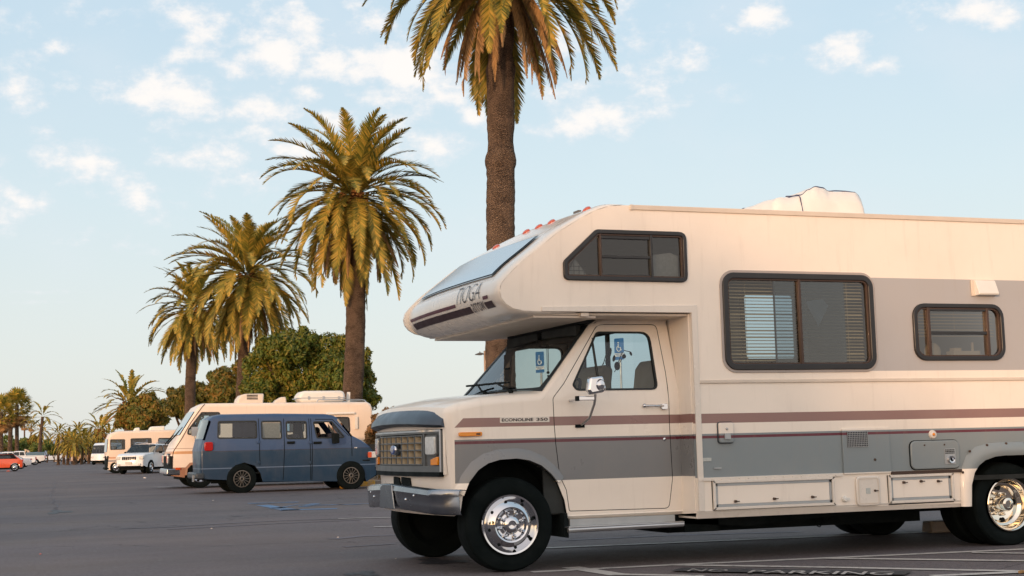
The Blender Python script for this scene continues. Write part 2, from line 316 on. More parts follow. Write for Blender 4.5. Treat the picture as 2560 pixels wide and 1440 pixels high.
# ------------------------------------------------------------------ mesh helpers
def tag(o, label=None, cat=None, group=None, kind=None):
    for k, v in (('label', label), ('category', cat), ('group', group), ('kind', kind)):
        if v: o[k] = v
    return o
def thing(name, label, cat, loc=(0, 0, 0), rz=0., group=None):
    o = bpy.data.objects.new(name, None); col.objects.link(o); o.location = loc; o.rotation_euler = (0, 0, rz); o.empty_display_size = .3
    return tag(o, label, cat, group)
class MB:
    def __init__(s): s.V = []; s.F = []; s.M = []
    def add(s, vs, fs, m=0):
        b = len(s.V); s.V += [tuple(v) for v in vs]; s.F += [tuple(b+i for i in f) for f in fs]; s.M += [m]*len(fs); return s
    def box(s, x0, x1, y0, y1, z0, z1, m=0):
        v = [(x, y, z) for x in (x0, x1) for y in (y0, y1) for z in (z0, z1)]
        return s.add(v, [(0, 1, 3, 2), (4, 6, 7, 5), (0, 4, 5, 1), (2, 3, 7, 6), (0, 2, 6, 4), (1, 5, 7, 3)], m)
    def prism(s, poly, axis, a, b, m=0):
        def P(u, v, w):
            return {0: (w, u, v), 1: (u, w, v), 2: (u, v, w)}[axis]
        n = len(poly); vs = [P(u, v, a) for u, v in poly]+[P(u, v, b) for u, v in poly]
        return s.add(vs, [tuple(range(n)), tuple(range(2*n-1, n-1, -1))]+[(i, (i+1) % n, n+(i+1) % n, n+i) for i in range(n)], m)
    def ring(s, outer, inner, axis, a, b, m=0):
        def P(q, w):
            u, v = q; return {0: (w, u, v), 1: (u, w, v), 2: (u, v, w)}[axis]
        n = len(outer); vs = [P(q, a) for q in outer]+[P(q, a) for q in inner]+[P(q, b) for q in outer]+[P(q, b) for q in inner]
        fs = []
        for i in range(n):
            j = (i+1) % n; fs += [(i, j, n+j, n+i), (2*n+i, 3*n+i, 3*n+j, 2*n+j), (i, 2*n+i, 2*n+j, j), (n+i, n+j, 3*n+j, 3*n+i)]
        return s.add(vs, fs, m)
    def tube(s, path, r, n=8, m=0, caps=True):
        path = [Vector(p) for p in path]; rs = r if isinstance(r, (list, tuple)) else [r]*len(path)
        vs = []; prev = None
        for i, p in enumerate(path):
            d = (path[min(i+1, len(path)-1)]-path[max(i-1, 0)]).normalized()
            ref = Vector((0, 0, 1)) if abs(d.z) < .9 else Vector((1, 0, 0))
            if prev is not None: a = (prev-d*prev.dot(d)).normalized()
            else: a = d.cross(ref).normalized()
            prev = a; b = d.cross(a)
            vs += [p+(a*math.cos(2*math.pi*k/n)+b*math.sin(2*math.pi*k/n))*rs[i] for k in range(n)]
        fs = [(i*n+k, i*n+(k+1) % n, (i+1)*n+(k+1) % n, (i+1)*n+k) for i in range(len(path)-1) for k in range(n)]
        if caps: fs += [tuple(range(n)), tuple(range(len(path)*n-1, (len(path)-1)*n-1, -1))]
        return s.add(vs, fs, m)
    def lathe(s, prof, c, axis=1, n=32, m=0, sgn=1):
        """prof = (radius, height along axis)"""
        vs = []
        for (r, h) in prof:
            for k in range(n):
                a = 2*math.pi*k/n; u, v, w = r*math.cos(a), r*math.sin(a), h*sgn
                p = {0: (w, u, v), 1: (u, w, v), 2: (u, v, w)}[axis]; vs.append((c[0]+p[0], c[1]+p[1], c[2]+p[2]))
        fs = [(i*n+k, i*n+(k+1) % n, (i+1)*n+(k+1) % n, (i+1)*n+k) for i in range(len(prof)-1) for k in range(n)]
        return s.add(vs, fs, m)
    def ball(s, c, r, n=8, m=0, sc=(1, 1, 1)):
        vs = []; fs = []
        for i in range(n+1):
            th = math.pi*i/n
            for k in range(2*n):
                a = math.pi*k/n; vs.append((c[0]+r*sc[0]*math.sin(th)*math.cos(a), c[1]+r*sc[1]*math.sin(th)*math.sin(a), c[2]+r*sc[2]*math.cos(th)))
        fs = [(i*2*n+k, i*2*n+(k+1) % (2*n), (i+1)*2*n+(k+1) % (2*n), (i+1)*2*n+k) for i in range(n) for k in range(2*n)]
        return s.add(vs, fs, m)
    def map(s, f): s.V = [tuple(f(*v)) for v in s.V]; return s
    def build(s, name, mats, parent=None, org=(0, 0, 0), bevel=0, smooth=35, shear=0, recalc=True, segs=2):
        me = bpy.data.meshes.new(name)
        V = s.V
        if shear: V = [(x-shear*(y-10.5), y, z) for x, y, z in V]
        me.from_pydata([(x-org[0], y-org[1], z-org[2]) for x, y, z in V], [], s.F)
        if not isinstance(mats, (list, tuple)): mats = [mats]
        for q in mats: me.materials.append(MATS[q] if isinstance(q, str) else q)
        for p, k in zip(me.polygons, s.M): p.material_index = k
        me.update()
        if recalc:
            bm = bmesh.new(); bm.from_mesh(me); bmesh.ops.remove_doubles(bm, verts=bm.verts, dist=1e-5); bmesh.ops.recalc_face_normals(bm, faces=bm.faces); bm.to_mesh(me); bm.free()
        if smooth:
            me.polygons.foreach_set('use_smooth', [True]*len(me.polygons)); me.set_sharp_from_angle(angle=R(smooth))
        o = bpy.data.objects.new(name, me); col.objects.link(o)
        if parent: o.parent = parent
        if bevel:
            bv = o.modifiers.new('bevel', 'BEVEL'); bv.width = bevel; bv.segments = segs; bv.limit_method = 'ANGLE'; bv.angle_limit = R(40); bv.harden_normals = False
        return o

def rrect(x0, x1, z0, z1, r, n=4):
    r = min(r, (x1-x0)/2-1e-4, (z1-z0)/2-1e-4); out = []
    for (cx, cz, a0) in ((x1-r, z1-r, 0), (x0+r, z1-r, 90), (x0+r, z0+r, 180), (x1-r, z0+r, 270)):
        for k in range(n+1):
            a = R(a0+90*k/n); out.append((cx+r*math.cos(a), cz+r*math.sin(a)))
    return out
def area(p): return sum(p[i][0]*p[(i+1) % len(p)][1]-p[(i+1) % len(p)][0]*p[i][1] for i in range(len(p)))/2
def ccw(p): return p if area(p) > 0 else p[::-1]
def roundpoly(pts, r, n=4):
    pts = ccw(list(pts)); out = []; N_ = len(pts)
    for i in range(N_):
        a = Vector(pts[i-1]); b = Vector(pts[i]); c = Vector(pts[(i+1) % N_]); rr = r[i] if isinstance(r, (list, tuple)) else r
        u = (a-b); v = (c-b); lu, lv = u.length, v.length; u.normalize(); v.normalize()
        ang = math.acos(max(-1, min(1, u.dot(v)))); t = min(rr/math.tan(ang/2), lu*.45, lv*.45) if ang < 3.1 else 0
        if t < 1e-4: out.append(tuple(b)); continue
        for k in range(n+1):
            s_ = k/n; p = (b+u*t)*(1-s_)**2+b*2*s_*(1-s_)+(b+v*t)*s_**2; out.append(tuple(p))
    return out
def offset(p, d):
    """outward offset of a ccw polygon"""
    p = ccw(p); out = []; n = len(p)
    for i in range(n):
        a = Vector(p[i-1]); b = Vector(p[i]); c = Vector(p[(i+1) % n])
        e1 = (b-a); e2 = (c-b)
        if e1.length < 1e-7: e1 = e2
        if e2.length < 1e-7: e2 = e1
        e1.normalize(); e2.normalize(); n1 = Vector((e1.y, -e1.x)); n2 = Vector((e2.y, -e2.x)); nn = n1+n2
        if nn.length < 1e-6: nn = n1.copy()
        nn.normalize(); k = max(.35, nn.dot(n1)); out.append(tuple(b+nn*(d/k)))
    return out
def fill2d(outline, holes=(), cx=(), cz=()):
    bm = bmesh.new()
    for lp in [outline]+list(holes):
        vs = [bm.verts.new((x, 0, z)) for x, z in lp]
        for i in range(len(vs)): bm.edges.new((vs[i], vs[(i+1) % len(vs)]))
    bmesh.ops.triangle_fill(bm, use_beauty=True, use_dissolve=False, edges=bm.edges[:], normal=(0, 1, 0))
    for x in cx: bmesh.ops.bisect_plane(bm, geom=bm.verts[:]+bm.edges[:]+bm.faces[:], dist=1e-6, plane_co=(x, 0, 0), plane_no=(1, 0, 0))
    for z in cz: bmesh.ops.bisect_plane(bm, geom=bm.verts[:]+bm.edges[:]+bm.faces[:], dist=1e-6, plane_co=(0, 0, z), plane_no=(0, 0, 1))
    bm.verts.index_update(); V = [(v.co.x, v.co.z) for v in bm.verts]; F = [tuple(v.index for v in f.verts) for f in bm.faces]; bm.free(); return V, F
def frange(a, b, st):
    out = []; 
    while a < b: out.append(a); a += st
    return out

def shell(mb, outline, holes, HW, deform, step=.2, holes_far=None, side_m=0, ncross=6, plate_m=None):
    """car-like body: side plates joined by a strip across; outline = (x, z, corner radius, strip material or None)"""
    pts = [(p[0], p[1]) for p in outline]
    if area(pts) < 0:
        outline = outline[::-1]; mi = [o[3] for o in outline]; mi = mi[1:]+mi[:1]; outline = [(o[0], o[1], o[2], k) for o, k in zip(outline, mi)]
        pts = pts[::-1]
    n = len(pts); dirs = []
    off = offset(pts, -1.0); dirs = [(off[i][0]-pts[i][0], off[i][1]-pts[i][1]) for i in range(n)]
    rows = []
    K = 4
    for k in range(K+1):
        a = math.pi/2*k/K; rows.append([(pts[i][0]+dirs[i][0]*outline[i][2]*(1-math.sin(a)), -(HW-outline[i][2]*(1-math.cos(a))), pts[i][1]+dirs[i][1]*outline[i][2]*(1-math.sin(a))) for i in range(n)])
    half = rows[-1]; cross = []
    for j in range(1, ncross):
        s = j/ncross; cross.append([(p[0], p[1]*(1-2*s), p[2]) for p in half])
    allrows = rows+cross+[[(p[0], -p[1], p[2]) for p in r] for r in reversed(rows)]
    vs = [deform(*p) for r in allrows for p in r]
    for i in range(n):
        mi = outline[i][3]; j = (i+1) % n
        if mi is None: continue
        if mi == -1:      # opening across the middle, only the rounded corners are skinned
            nr = len(allrows)
            for r in list(range(K))+list(range(nr-1-K, nr-1)): mb.add([vs[r*n+i], vs[r*n+j], vs[(r+1)*n+j], vs[(r+1)*n+i]], [(0, 1, 2, 3)], side_m)
            continue
        mb.add([vs[r*n+q] for r in range(len(allrows)) for q in (i, j)], [(2*r, 2*r+1, 2*r+3, 2*r+2) for r in range(len(allrows)-1)], mi)
    inset = [(p[0], p[2]) for p in rows[0]]
    xs = [p[0] for p in inset]; zs = [p[1] for p in inset]
    cx = frange(min(xs)+step*.7, max(xs), step); cz = frange(min(zs)+step*.7, max(zs), step)
    for sg, hl in ((-1, holes), (1, holes if holes_far is None else holes_far)):
        V, F = fill2d(inset, hl, cx, cz)
        mb.add([deform(x, sg*HW, z) for x, z in V], F, side_m)
def side_plate(mb, poly, holes, HW, deform, sg=-1, out=0., step=.2, m=0):
    xs = [p[0] for p in poly]; zs = [p[1] for p in poly]
    V, F = fill2d(poly, holes, frange(min(xs)+step*.6, max(xs), step), frange(min(zs)+step*.6, max(zs), step))
    vs = []
    for x, z in V:
        p = deform(x, sg*HW, z); vs.append((p[0], p[1]+sg*out, p[2]))
    mb.add(vs, F, m)
def side_ring(mb, outer, inner, HW, deform, sg=-1, out=.01, inn=-.01, m=0):
    n = len(outer); 
    def P(q, o):
        p = deform(q[0], sg*HW, q[1]); return (p[0], p[1]+sg*o, p[2])
    vs = [P(q, out) for q in outer]+[P(q, out) for q in inner]+[P(q, inn) for q in outer]+[P(q, inn) for q in inner]; fs = []
    for i in range(n):
        j = (i+1) % n; fs += [(i, j, n+j, n+i), (2*n+i, 3*n+i, 3*n+j, 2*n+j), (i, 2*n+i, 2*n+j, j), (n+i, n+j, 3*n+j, 3*n+i)]
    mb.add(vs, fs, m)

def text_verts(s, size=1., shear=0., ext=0., align='LEFT', bold=0., cuts=0):
    cu = bpy.data.curves.new('lettering', 'FONT'); cu.body = s; cu.size = size; cu.shear = shear; cu.align_x = align; cu.offset = bold; cu.resolution_u = 3
    o = bpy.data.objects.new('lettering', cu); col.objects.link(o)
    dg = bpy.context.evaluated_depsgraph_get(); dg.update()
    me = bpy.data.meshes.new_from_object(o.evaluated_get(dg)); V = [tuple(v.co) for v in me.vertices]; F = [tuple(p.vertices) for p in me.polygons]
    if cuts:
        bm = bmesh.new(); bm.from_mesh(me); ys_ = [v[1] for v in V]
        for k in range(1, cuts): bmesh.ops.bisect_plane(bm, geom=bm.verts[:]+bm.edges[:]+bm.faces[:], dist=1e-6, plane_co=(0, min(ys_)+(max(ys_)-min(ys_))*k/cuts, 0), plane_no=(0, 1, 0))
        bm.verts.index_update(); V = [tuple(v.co) for v in bm.verts]; F = [tuple(v.index for v in f.verts) for f in bm.faces]; bm.free()
    bpy.data.objects.remove(o); bpy.data.curves.remove(cu); bpy.data.meshes.remove(me)
    xs = [v[0] for v in V]; ys = [v[1] for v in V]; x0, x1, y0, y1 = min(xs), max(xs), min(ys), max(ys)
    return [((v[0]-x0)/(x1-x0), (v[1]-y0)/(y1-y0)) for v in V], F

# ------------------------------------------------------------------ ground
def ground_sheet():
    mb = MB(); xs = [-6000, -600, -120, -40, -15, 0, 8, 16, 30, 80, 300, 1500, 6000]; ys = [-3000, -300, -60, -20, 0, 8, 14, 20, 30, 45, 70, 120, 250, 700, 2600]
    vs = [(x, y, 0) for y in ys for x in xs]; n = len(xs)
    mb.add(vs, [(j*n+i, j*n+i+1, (j+1)*n+i+1, (j+1)*n+i) for j in range(len(ys)-1) for i in range(n-1)])
    tag(mb.build('parking_lot', 'asphalt', smooth=0), kind='structure')
ground_sheet()
def gline(name, pts, w, z=.004, mat='line_paint', kindname=True):
    """painted line through ground points"""
    P = [Vector(p) for p in pts]; mb = MB(); vs = []
    for i, p in enumerate(P):
        d = (P[min(i+1, len(P)-1)]-P[max(i-1, 0)]).normalized(); nrm = Vector((-d.y, d.x, 0))*w/2; vs += [(p.x+nrm.x, p.y+nrm.y, z), (p.x-nrm.x, p.y-nrm.y, z)]
    mb.add(vs, [(2*i, 2*i+1, 2*i+3, 2*i+2) for i in range(len(P)-1)])
    return tag(mb.build(name, mat, smooth=0), kind='structure')
G = lambda *q: [atZ(x, y) for x, y in q]
for i, (pts, w) in enumerate([(((1330, 1431), (1688, 1412.5), (2063, 1396), (2640, 1370)), .11), (((1425, 1419), (1547, 1438)), .16), (((1540, 1437), (1760, 1441)), .11),
        (((1688, 1413.5), (2063, 1419.5), (2640, 1431)), .11), (((2060, 1397), (2640, 1404.5)), .11), (((2430, 1383), (2640, 1386)), .10), (((2330, 1442), (2640, 1428)), .12),
        (((1330, 1373), (2122, 1340), (2500, 1324)), .10), (((1988, 1306.5), (2140, 1303)), .12), (((845, 1298), (1010, 1294)), .09), (((935, 1318.5), (1010, 1317)), .09)]):
    gline('parking_line', G(*pts), w, .004+.0006*i)
for pts, w in ((((390, 1217), (424, 1218.5)), .5), (((0, 1211), (270, 1207), (480, 1199)), .25), (((0, 1181), (120, 1178), (300, 1176)), .3), (((250, 1172), (96, 1172.5)), .01), (((500, 1228), (380, 1230)), .1),
               (((90, 1163), (240, 1162)), .6)):
    gline('faint_parking_line', G(*pts), w, .004, 'faint_line')
for k in range(8):
    x = 56+k*22; gline('road_stud', G((x, 1172.4-k*.25), (x+9, 1172.3-k*.25)), .55, .004, 'line_paint')
for pts, w in ((((620, 1259), (746, 1255.5)), .28), (((655, 1263), (700, 1271)), .25), (((690, 1271), (745, 1262), (900, 1262)), .1), (((701, 1276), (843, 1272)), .28), (((690, 1270), (730, 1276)), .3), (((745, 1266), (930, 1259)), .12), (((790, 1259), (760, 1267)), .2)):
    gline('blue_pavement_symbol', G(*pts), w, .005, 'blue_line')
def stencil():
    q = [atZ(1676, 1431), atZ(1708, 1422.5), atZ(2280, 1431.5), atZ(2262, 1441)]
    mb = MB(); mb.add([(p.x, p.y, .0125) for p in q], [(0, 1, 2, 3)])
    tag(mb.build('stencil_patch', 'stencil_black', smooth=0), kind='structure')
    mb = MB()
    for word, a, b, c, d in (('NO', (1716, 1433), (1812, 1434.5), (1730, 1426.5), (1826, 1428)), ('PARKING', (1868, 1437), (2228, 1443), (1882, 1430), (2238, 1435))):
        V, F = text_verts(word, 1, 0, bold=.012); A, B, C_, D = [atZ(*p) for p in (a, b, c, d)]
        vs = []
        for u, v in V:
            p = (A*(1-u)+B*u)*(1-v)+(C_*(1-u)+D*u)*v; vs.append((p.x, p.y, .0165))
        mb.add(vs, F)
    tag(mb.build('stencil_lettering', 'stencil_white', smooth=0, recalc=False), kind='structure')
stencil()
def splat(name, px, py, rx, ry, mat, seed, z=.004, n=26):
    rnd = random.Random(seed); c = atZ(px, py); mb = MB(); vs = [(c.x, c.y, z)]
    for k in range(n):
        a = 2*math.pi*k/n; r = 1+.35*math.sin(3*a+seed)+rnd.uniform(-.3, .3); vs.append((c.x+rx*r*math.cos(a), c.y+ry*r*math.sin(a), z))
    mb.add(vs, [(0, 1+k, 1+(k+1) % n) for k in range(n)]); return tag(mb.build(name, mat, smooth=0), kind='structure')
worn('tyre_mark', (70, 66, 70), .36, .56, (98, 91, 98))
for pts, w in ((((300, 1322), (420, 1318), (560, 1309), (700, 1302), (900, 1296)), .16), (((420, 1324), (600, 1314), (760, 1306), (900, 1300)), .14), (((830, 1348), (900, 1341), (985, 1338)), .2), (((860, 1368), (985, 1360)), .12), (((1400, 1352), (1700, 1338), (2000, 1330)), .12), (((580, 1291), (605, 1290)), .12)):
    gline('tyre_mark', G(*pts), w, .0042, 'tyre_mark')
def crack(pts, seed):
    rnd = random.Random(seed); P = G(*pts); out = []
    for a, b in zip(P, P[1:]):
        for k in range(8): q = a.lerp(b, k/8); out.append((q.x+rnd.uniform(-.06, .06), q.y+rnd.uniform(-.1, .1), 0))
    gline('crack', out, .022, .0046, 'tyre_mark')
crack(((136, 1202), (132, 1225), (128, 1242), (138, 1268), (142, 1276)), 1); 0 and crack(((60, 1330), (70, 1365), (62, 1400), (85, 1440)), 2); crack(((0, 1252), (60, 1247), (130, 1246)), 3); 0 and crack(((420, 1440), (470, 1405), (560, 1390), (640, 1360)), 4)
splat('oil_stain', 146, 1280, .16, .8, 'oil', 2); splat('oil_stain', 905, 1435, .12, .18, 'oil', 5); splat('oil_stain', 1100, 1404, .2, .3, 'oil', 9)

# ------------------------------------------------------------------ main motorhome
RV = thing('motorhome', 'cream overcab motorhome with grey and mauve stripes, parked close by at right', 'motorhome', (RVX, RVY, 0))
ORG = (RVX, RVY, 0); SH = .055
NY, FY = 10.36, 12.88
def rv(mb, name, mats, parent=None, **k):
    return mb.build(name, mats, parent or RV, org=ORG, shear=SH, **k)
def setl(o, label): o['label'] = label; return o
w_over = roundpoly([(4.098, 2.344), (5.222, 2.342), (5.222, 2.772), (4.395, 2.772), (4.098, 2.50)], [.05, .06, .07, .06, .06])
w_big = rrect(5.545, 7.04, 1.60, 2.435, .11, 6)
w_small = rrect(7.445, 8.425, 1.675, 2.19, .12, 6)
nose = [(4.66, 2.985), (4.527, 2.972), (4.40, 2.93), (4.271, 2.862), (4.073, 2.745), (3.894, 2.605), (3.718, 2.468), (3.615, 2.37), (3.565, 2.31), (3.548, 2.25), (3.562, 2.19), (3.60, 2.145), (3.66, 2.11), (3.74, 2.092), (3.90, 2.086)]
arch = [(7.93, .40), (7.96, .56), (8.01, .69), (8.09, .765), (8.20, .805), (8.32, .815), (8.70, .815), (8.82, .79), (8.90, .72), (8.94, .60), (8.96, .40)]
wall = [(5.246, .43)]+arch+[(11.0, .40), (11.0, 2.985)]+nose+[(5.246, 2.086)]
def coach():
    for side in (0, 1):
        y0, y1 = (NY, NY+.035) if side == 0 else (FY-.035, FY)
        if side == 0: holes = [offset(w_over, -.012), offset(w_big, -.02), offset(w_small, -.02)]
        else: holes = [rrect(5.42, 6.42, 1.46, 2.17, .06), rrect(7.25, 7.90, 1.84, 2.56, .05), rrect(4.1, 4.9, 2.36, 2.72, .06), rrect(8.3, 9.3, 1.6, 2.2, .1)]
        V, F = fill2d(ccw(wall), holes); mb = MB()
        mb.add([(x, y0, z) for x, z in V], F); mb.add([(x, y1, z) for x, z in V], F, 1)
        for lp in [ccw(wall)]+holes:
            n = len(lp); mb.add([(x, y0, z) for x, z in lp]+[(x, y1, z) for x, z in lp], [(i, (i+1) % n, n+(i+1) % n, n+i) for i in range(n)])
        rv(mb, 'side_wall', ['coach_paint', 'brown_trim'], smooth=0, recalc=False)
    mb = MB(); mb.box(4.66, 11.0, NY+.036, FY-.036, 2.95, 2.983); rv(mb, 'roof', 'cream_plastic')
    mb = MB(); mb.box(5.25, 11.0, NY+.036, FY-.036, .60, .64); mb.box(3.9, 5.25, NY+.036, FY-.036, 2.10, 2.13); rv(mb, 'floor', 'dark_interior')
    mb = MB(); mb.box(10.96, 11.02, NY, FY, .42, 2.98); rv(mb, 'rear_wall', 'coach_paint')
    mb = MB()   # front return panels either side of the cab
    mb.prism([(NY+.036, .415), (NY+.30, .40), (NY+.33, 1.0), (NY+.42, 2.083), (NY+.036, 2.083)], 0, 5.235, 5.26); rv(mb, 'return_panel', 'cab_paint', smooth=0); mb = MB()
    mb.prism([(FY-.036, .415), (FY-.26, .40), (FY-.30, 1.0), (FY-.42, 2.083), (FY-.036, 2.083)], 0, 5.235, 5.26)
    rv(mb, 'return_panel', 'cab_paint', smooth=0)
    # nose cap: the profile carried across with rounded cheeks and a crowned middle
    mb = MB(); prof = nose[:]; prof = [(4.66, 2.99)]+prof[1:]
    arc = prof+[(4.21, 2.084)]
    offp = offset(ccw(arc+[(4.66, 2.5)]), 1.0)
    base = ccw(arc+[(4.66, 2.5)])
    dirs = {}
    for b, o in zip(base, offp): dirs[(round(b[0], 4), round(b[1], 4))] = (o[0]-b[0], o[1]-b[1])
    n = len(arc)
    cw = [1 if 2 <= k <= 8 else (.5 if k in (1, 9) else .25) for k in range(n)]; ow = [.1]+[1]*(n-2)+[.15]
    data = [(arc[k][0], arc[k][1], dirs[(round(arc[k][0], 4), round(arc[k][1], 4))][0], dirs[(round(arc[k][0], 4), round(arc[k][1], 4))][1], cw[k], ow[k]) for k in range(n)]
    def spl(f):
        i = int(max(0, min(n-2, math.floor(f)))); t = f-i; P = [data[max(0, i-1)], data[i], data[i+1], data[min(n-1, i+2)]]
        return [.5*(2*b+(c-a)*t+(2*a-5*b+4*c-d)*t*t+(3*b-a-3*c+d)*t**3) for a, b, c, d in zip(*P)]
    def cp(y, f, lift=.004):
        q = spl(f); s = (y-RVY)/1.26; crown = .016*(1-s*s); edge = max(0, min(y-NY, FY-y)); o = .028 if edge > .1 else .028*math.sqrt(max(0, 1-(1-edge/.1)**2))
        oo = o*q[5]+crown*q[4]+lift; return (q[0]+q[2]*oo+.075*max(0, (y-RVY)/1.26)**2, y, q[1]+q[3]*oo)
    ysr = [NY+.10*(1-math.cos(math.pi/2*k/6)) for k in range(7)]; ysr = ysr+[NY+.10+(FY-NY-.2)*j/16 for j in range(1, 16)]+[FY-(y-NY) for y in reversed(ysr)]
    fs_ = [k*.25 for k in range(4*(n-1)+1)]; nf_ = len(fs_)
    mb.add([cp(y, f, 0) for y in ysr for f in fs_], [(r*nf_+i, r*nf_+i+1, (r+1)*nf_+i+1, (r+1)*nf_+i) for r in range(len(ysr)-1) for i in range(nf_-1)])
    rv(mb, 'nose_cap', 'cap_paint', smooth=70)
    def patch(quad, nu, nv, lift):
        """quad of (y, f) corners bl, br, tr, tl"""
        vs = []
        for j in range(nv+1):
            for i in range(nu+1):
                u, v = i/nu, j/nv
                y = (quad[0][0]*(1-u)+quad[1][0]*u)*(1-v)+(quad[3][0]*(1-u)+quad[2][0]*u)*v
                f = (quad[0][1]*(1-u)+quad[1][1]*u)*(1-v)+(quad[3][1]*(1-u)+quad[2][1]*u)*v
                vs.append(cp(y, f, lift))
        return vs, [(j*(nu+1)+i, j*(nu+1)+i+1, (j+1)*(nu+1)+i+1, (j+1)*(nu+1)+i) for j in range(nv) for i in range(nu)]
    # front window of the cap (f runs 3.9 top .. 6.9 bottom)
    fr = thing_part('window', RV)
    mb = MB(); Q = [(12.62, 6.92), (10.60, 6.92), (10.60, 4.22), (12.62, 4.22)]
    def shrink(Q, a, b): return [(Q[0][0]-a, Q[0][1]-b), (Q[1][0]+a, Q[1][1]-b), (Q[2][0]+a, Q[2][1]+b), (Q[3][0]-a, Q[3][1]+b)]
    v, f = patch(Q, 14, 8, .012); mb.add(v, f); wf = rv(mb, 'window', 'window_frame', smooth=60); 
    mb = MB(); v, f = patch(shrink(Q, .035, .10), 14, 8, .018); mb.add(v, f); rv(mb, 'pane', 'mirror_glass', wf, smooth=60)
    mb = MB()
    v, f = patch([(12.66, 7.12), (10.58, 7.12), (10.58, 7.0), (12.66, 7.0)], 14, 2, .02); mb.add(v, f); rv(mb, 'sill', 'dull_aluminium', wf)
    for (ya, yb, fa, fb, mt) in ((12.72, 11.30, 9.55, 9.20, 'maroon'), (12.66, 10.98, 10.75, 9.85, 'dark_maroon'), (10.66, 10.55, 9.55, 9.20, 'maroon'), (10.66, 10.49, 10.75, 9.85, 'dark_maroon')):
        mb = MB(); v, f = patch([(ya, fa), (yb, fa), (yb, fb), (ya, fb)], 12, 3, .004); mb.add(v, f); rv(mb, 'stripe', mt, smooth=60)
    for (txt, ya, yb, fa, fb, shr, bold) in (('TIOGA', 11.27, 10.72, 9.35, 7.45, .25, -.018), ('arrow', 10.95, 10.67, 10.75, 9.6, .0, -.005)):
        V, F = text_verts(txt, 1, shr, bold=bold, cuts=14); mb = MB()
        mb.add([cp(ya+(yb-ya)*u, fa+(fb-fa)*v, .006) for u, v in V], F); rv(mb, 'lettering', 'ink', smooth=0, recalc=False)
    # marker lamps along the brow
    for (px, py, yy) in ((1240, 610, 11.95), (1316, 583, 11.62), (1347, 570, 11.38), (1378, 558, 11.12), (1467, 520, 10.52)):
        best = None
        for k in range(0, 90):
            p = cp(yy, 1+k*.05, .0); xs = p[0]-SH*(yy-10.5); 
            d = Vector((xs, yy, p[2]-CAM_H)); q = (1280+FPX*d.dot(RT)/d.dot(FW))
            if best is None or abs(q-px) < best[0]: best = (abs(q-px), p)
        p = best[1]; mb = MB(); n2 = 12
        mb.lathe([(.001, .024), (.018, .022), (.030, .014), (.034, -.01)], (0, 0, 0), 2, n2)
        ca, sa = math.cos(R(-38)), math.sin(R(-38))
        mb.V = [(p[0]+x*1.25*ca+z*sa, p[1]+y*1.3, p[2]-.004-x*1.25*sa+z*ca) for x, y, z in mb.V]
        setl(rv(mb, 'marker_lamp', 'orange_lens'), 'small orange marker lamp on the cab overhang')
    # underside visor plates
    mb = MB(); mb.box(3.80, 5.23, NY+.04, FY-.04, 2.062, 2.080); rv(mb, 'overhang_floor', 'cream_plastic')
    mb = MB(); mb.box(3.85, 4.40, NY+.05, FY-.05, 2.040, 2.058); mb.box(4.25, 4.32, NY+.01, NY+.05, 2.05, 2.08); rv(mb, 'overhang_trim', 'cream_plastic')
    # trims
    mb = MB(); mb.box(4.72, 11.0, NY-.012, NY+.02, 2.948, 2.99); mb.box(4.715, 4.74, NY-.016, NY, 2.945, 2.992); rv(mb, 'roof_rail', 'cream_plastic', bevel=.004)
    mb = MB(); mb.prism([(5.30, 2.15), (5.30, .43), (5.246, .43), (5.246, 2.086), (3.9, 2.086), (3.9, 2.125), (5.24, 2.15)], 1, NY-.010, NY); rv(mb, 'corner_trim', 'cap_paint', bevel=.003)
    mb = MB(); mb.box(5.30, 11.0, NY-.012, NY, 1.490, 1.520); rv(mb, 'belt_moulding', 'cream_plastic', bevel=.005)
    mb = MB(); mb.box(5.25, 6.635, NY-.014, NY, .678, .706); 
    for k in range(16): mb.ball((5.29+k*.085, NY-.014, .692), .006, 4)
    rv(mb, 'awning_rail', 'cap_paint', bevel=.002)
    mb = MB(); mb.box(7.13, 7.87, NY-.014, NY, .676, .704); rv(mb, 'awning_rail', 'bronze_trim', bevel=.002)
    mb = MB(); mb.prism([(NY, .435), (NY-.006, .43), (NY+.02, .37), (NY+.05, .37), (NY+.036, .435)], 0, 5.246, 7.93); mb.box(5.246, 7.93, NY+.05, FY-.05, .37, .385); rv(mb, 'skirt_rail', 'cap_paint')
    mb = MB(); mb.prism([(NY, .435), (NY-.006, .43), (NY+.02, .37), (NY+.05, .37), (NY+.036, .435)], 0, 8.96, 11.0); rv(mb, 'skirt_rail', 'cap_paint')
    # rear wheel arch flare
    outer = [(7.845, .372), (7.852, .60), (7.875, .72), (7.93, .82), (8.03, .895), (8.16, .925), (8.30, .932), (8.72, .932), (8.88, .91), (8.98, .83), (9.03, .70), (9.05, .50), (9.05, .372)]
    inner = [(7.935, .372), (7.95, .56), (7.99, .67), (8.04, .73), (8.11, .775), (8.22, .805), (8.32, .813), (8.70, .813), (8.80, .79), (8.88, .73), (8.92, .65), (8.945, .50), (8.95, .372)]
    mb = MB(); n = len(outer); rws = [(outer, NY-.002), ([(a[0]*.75+b[0]*.25, a[1]*.75+b[1]*.25) for a, b in zip(outer, inner)], NY-.035), ([(a[0]*.3+b[0]*.7, a[1]*.3+b[1]*.7) for a, b in zip(outer, inner)], NY-.045), (inner, NY-.032), (inner, NY+.05)]
    mb.add([(x, y, z) for lp, y in rws for x, z in lp], [(r*n+i, r*n+i+1, (r+1)*n+i+1, (r+1)*n+i) for r in range(len(rws)-1) for i in range(n-1)])
    fl = rv(mb, 'wheel_arch', 'coach_paint', smooth=50)
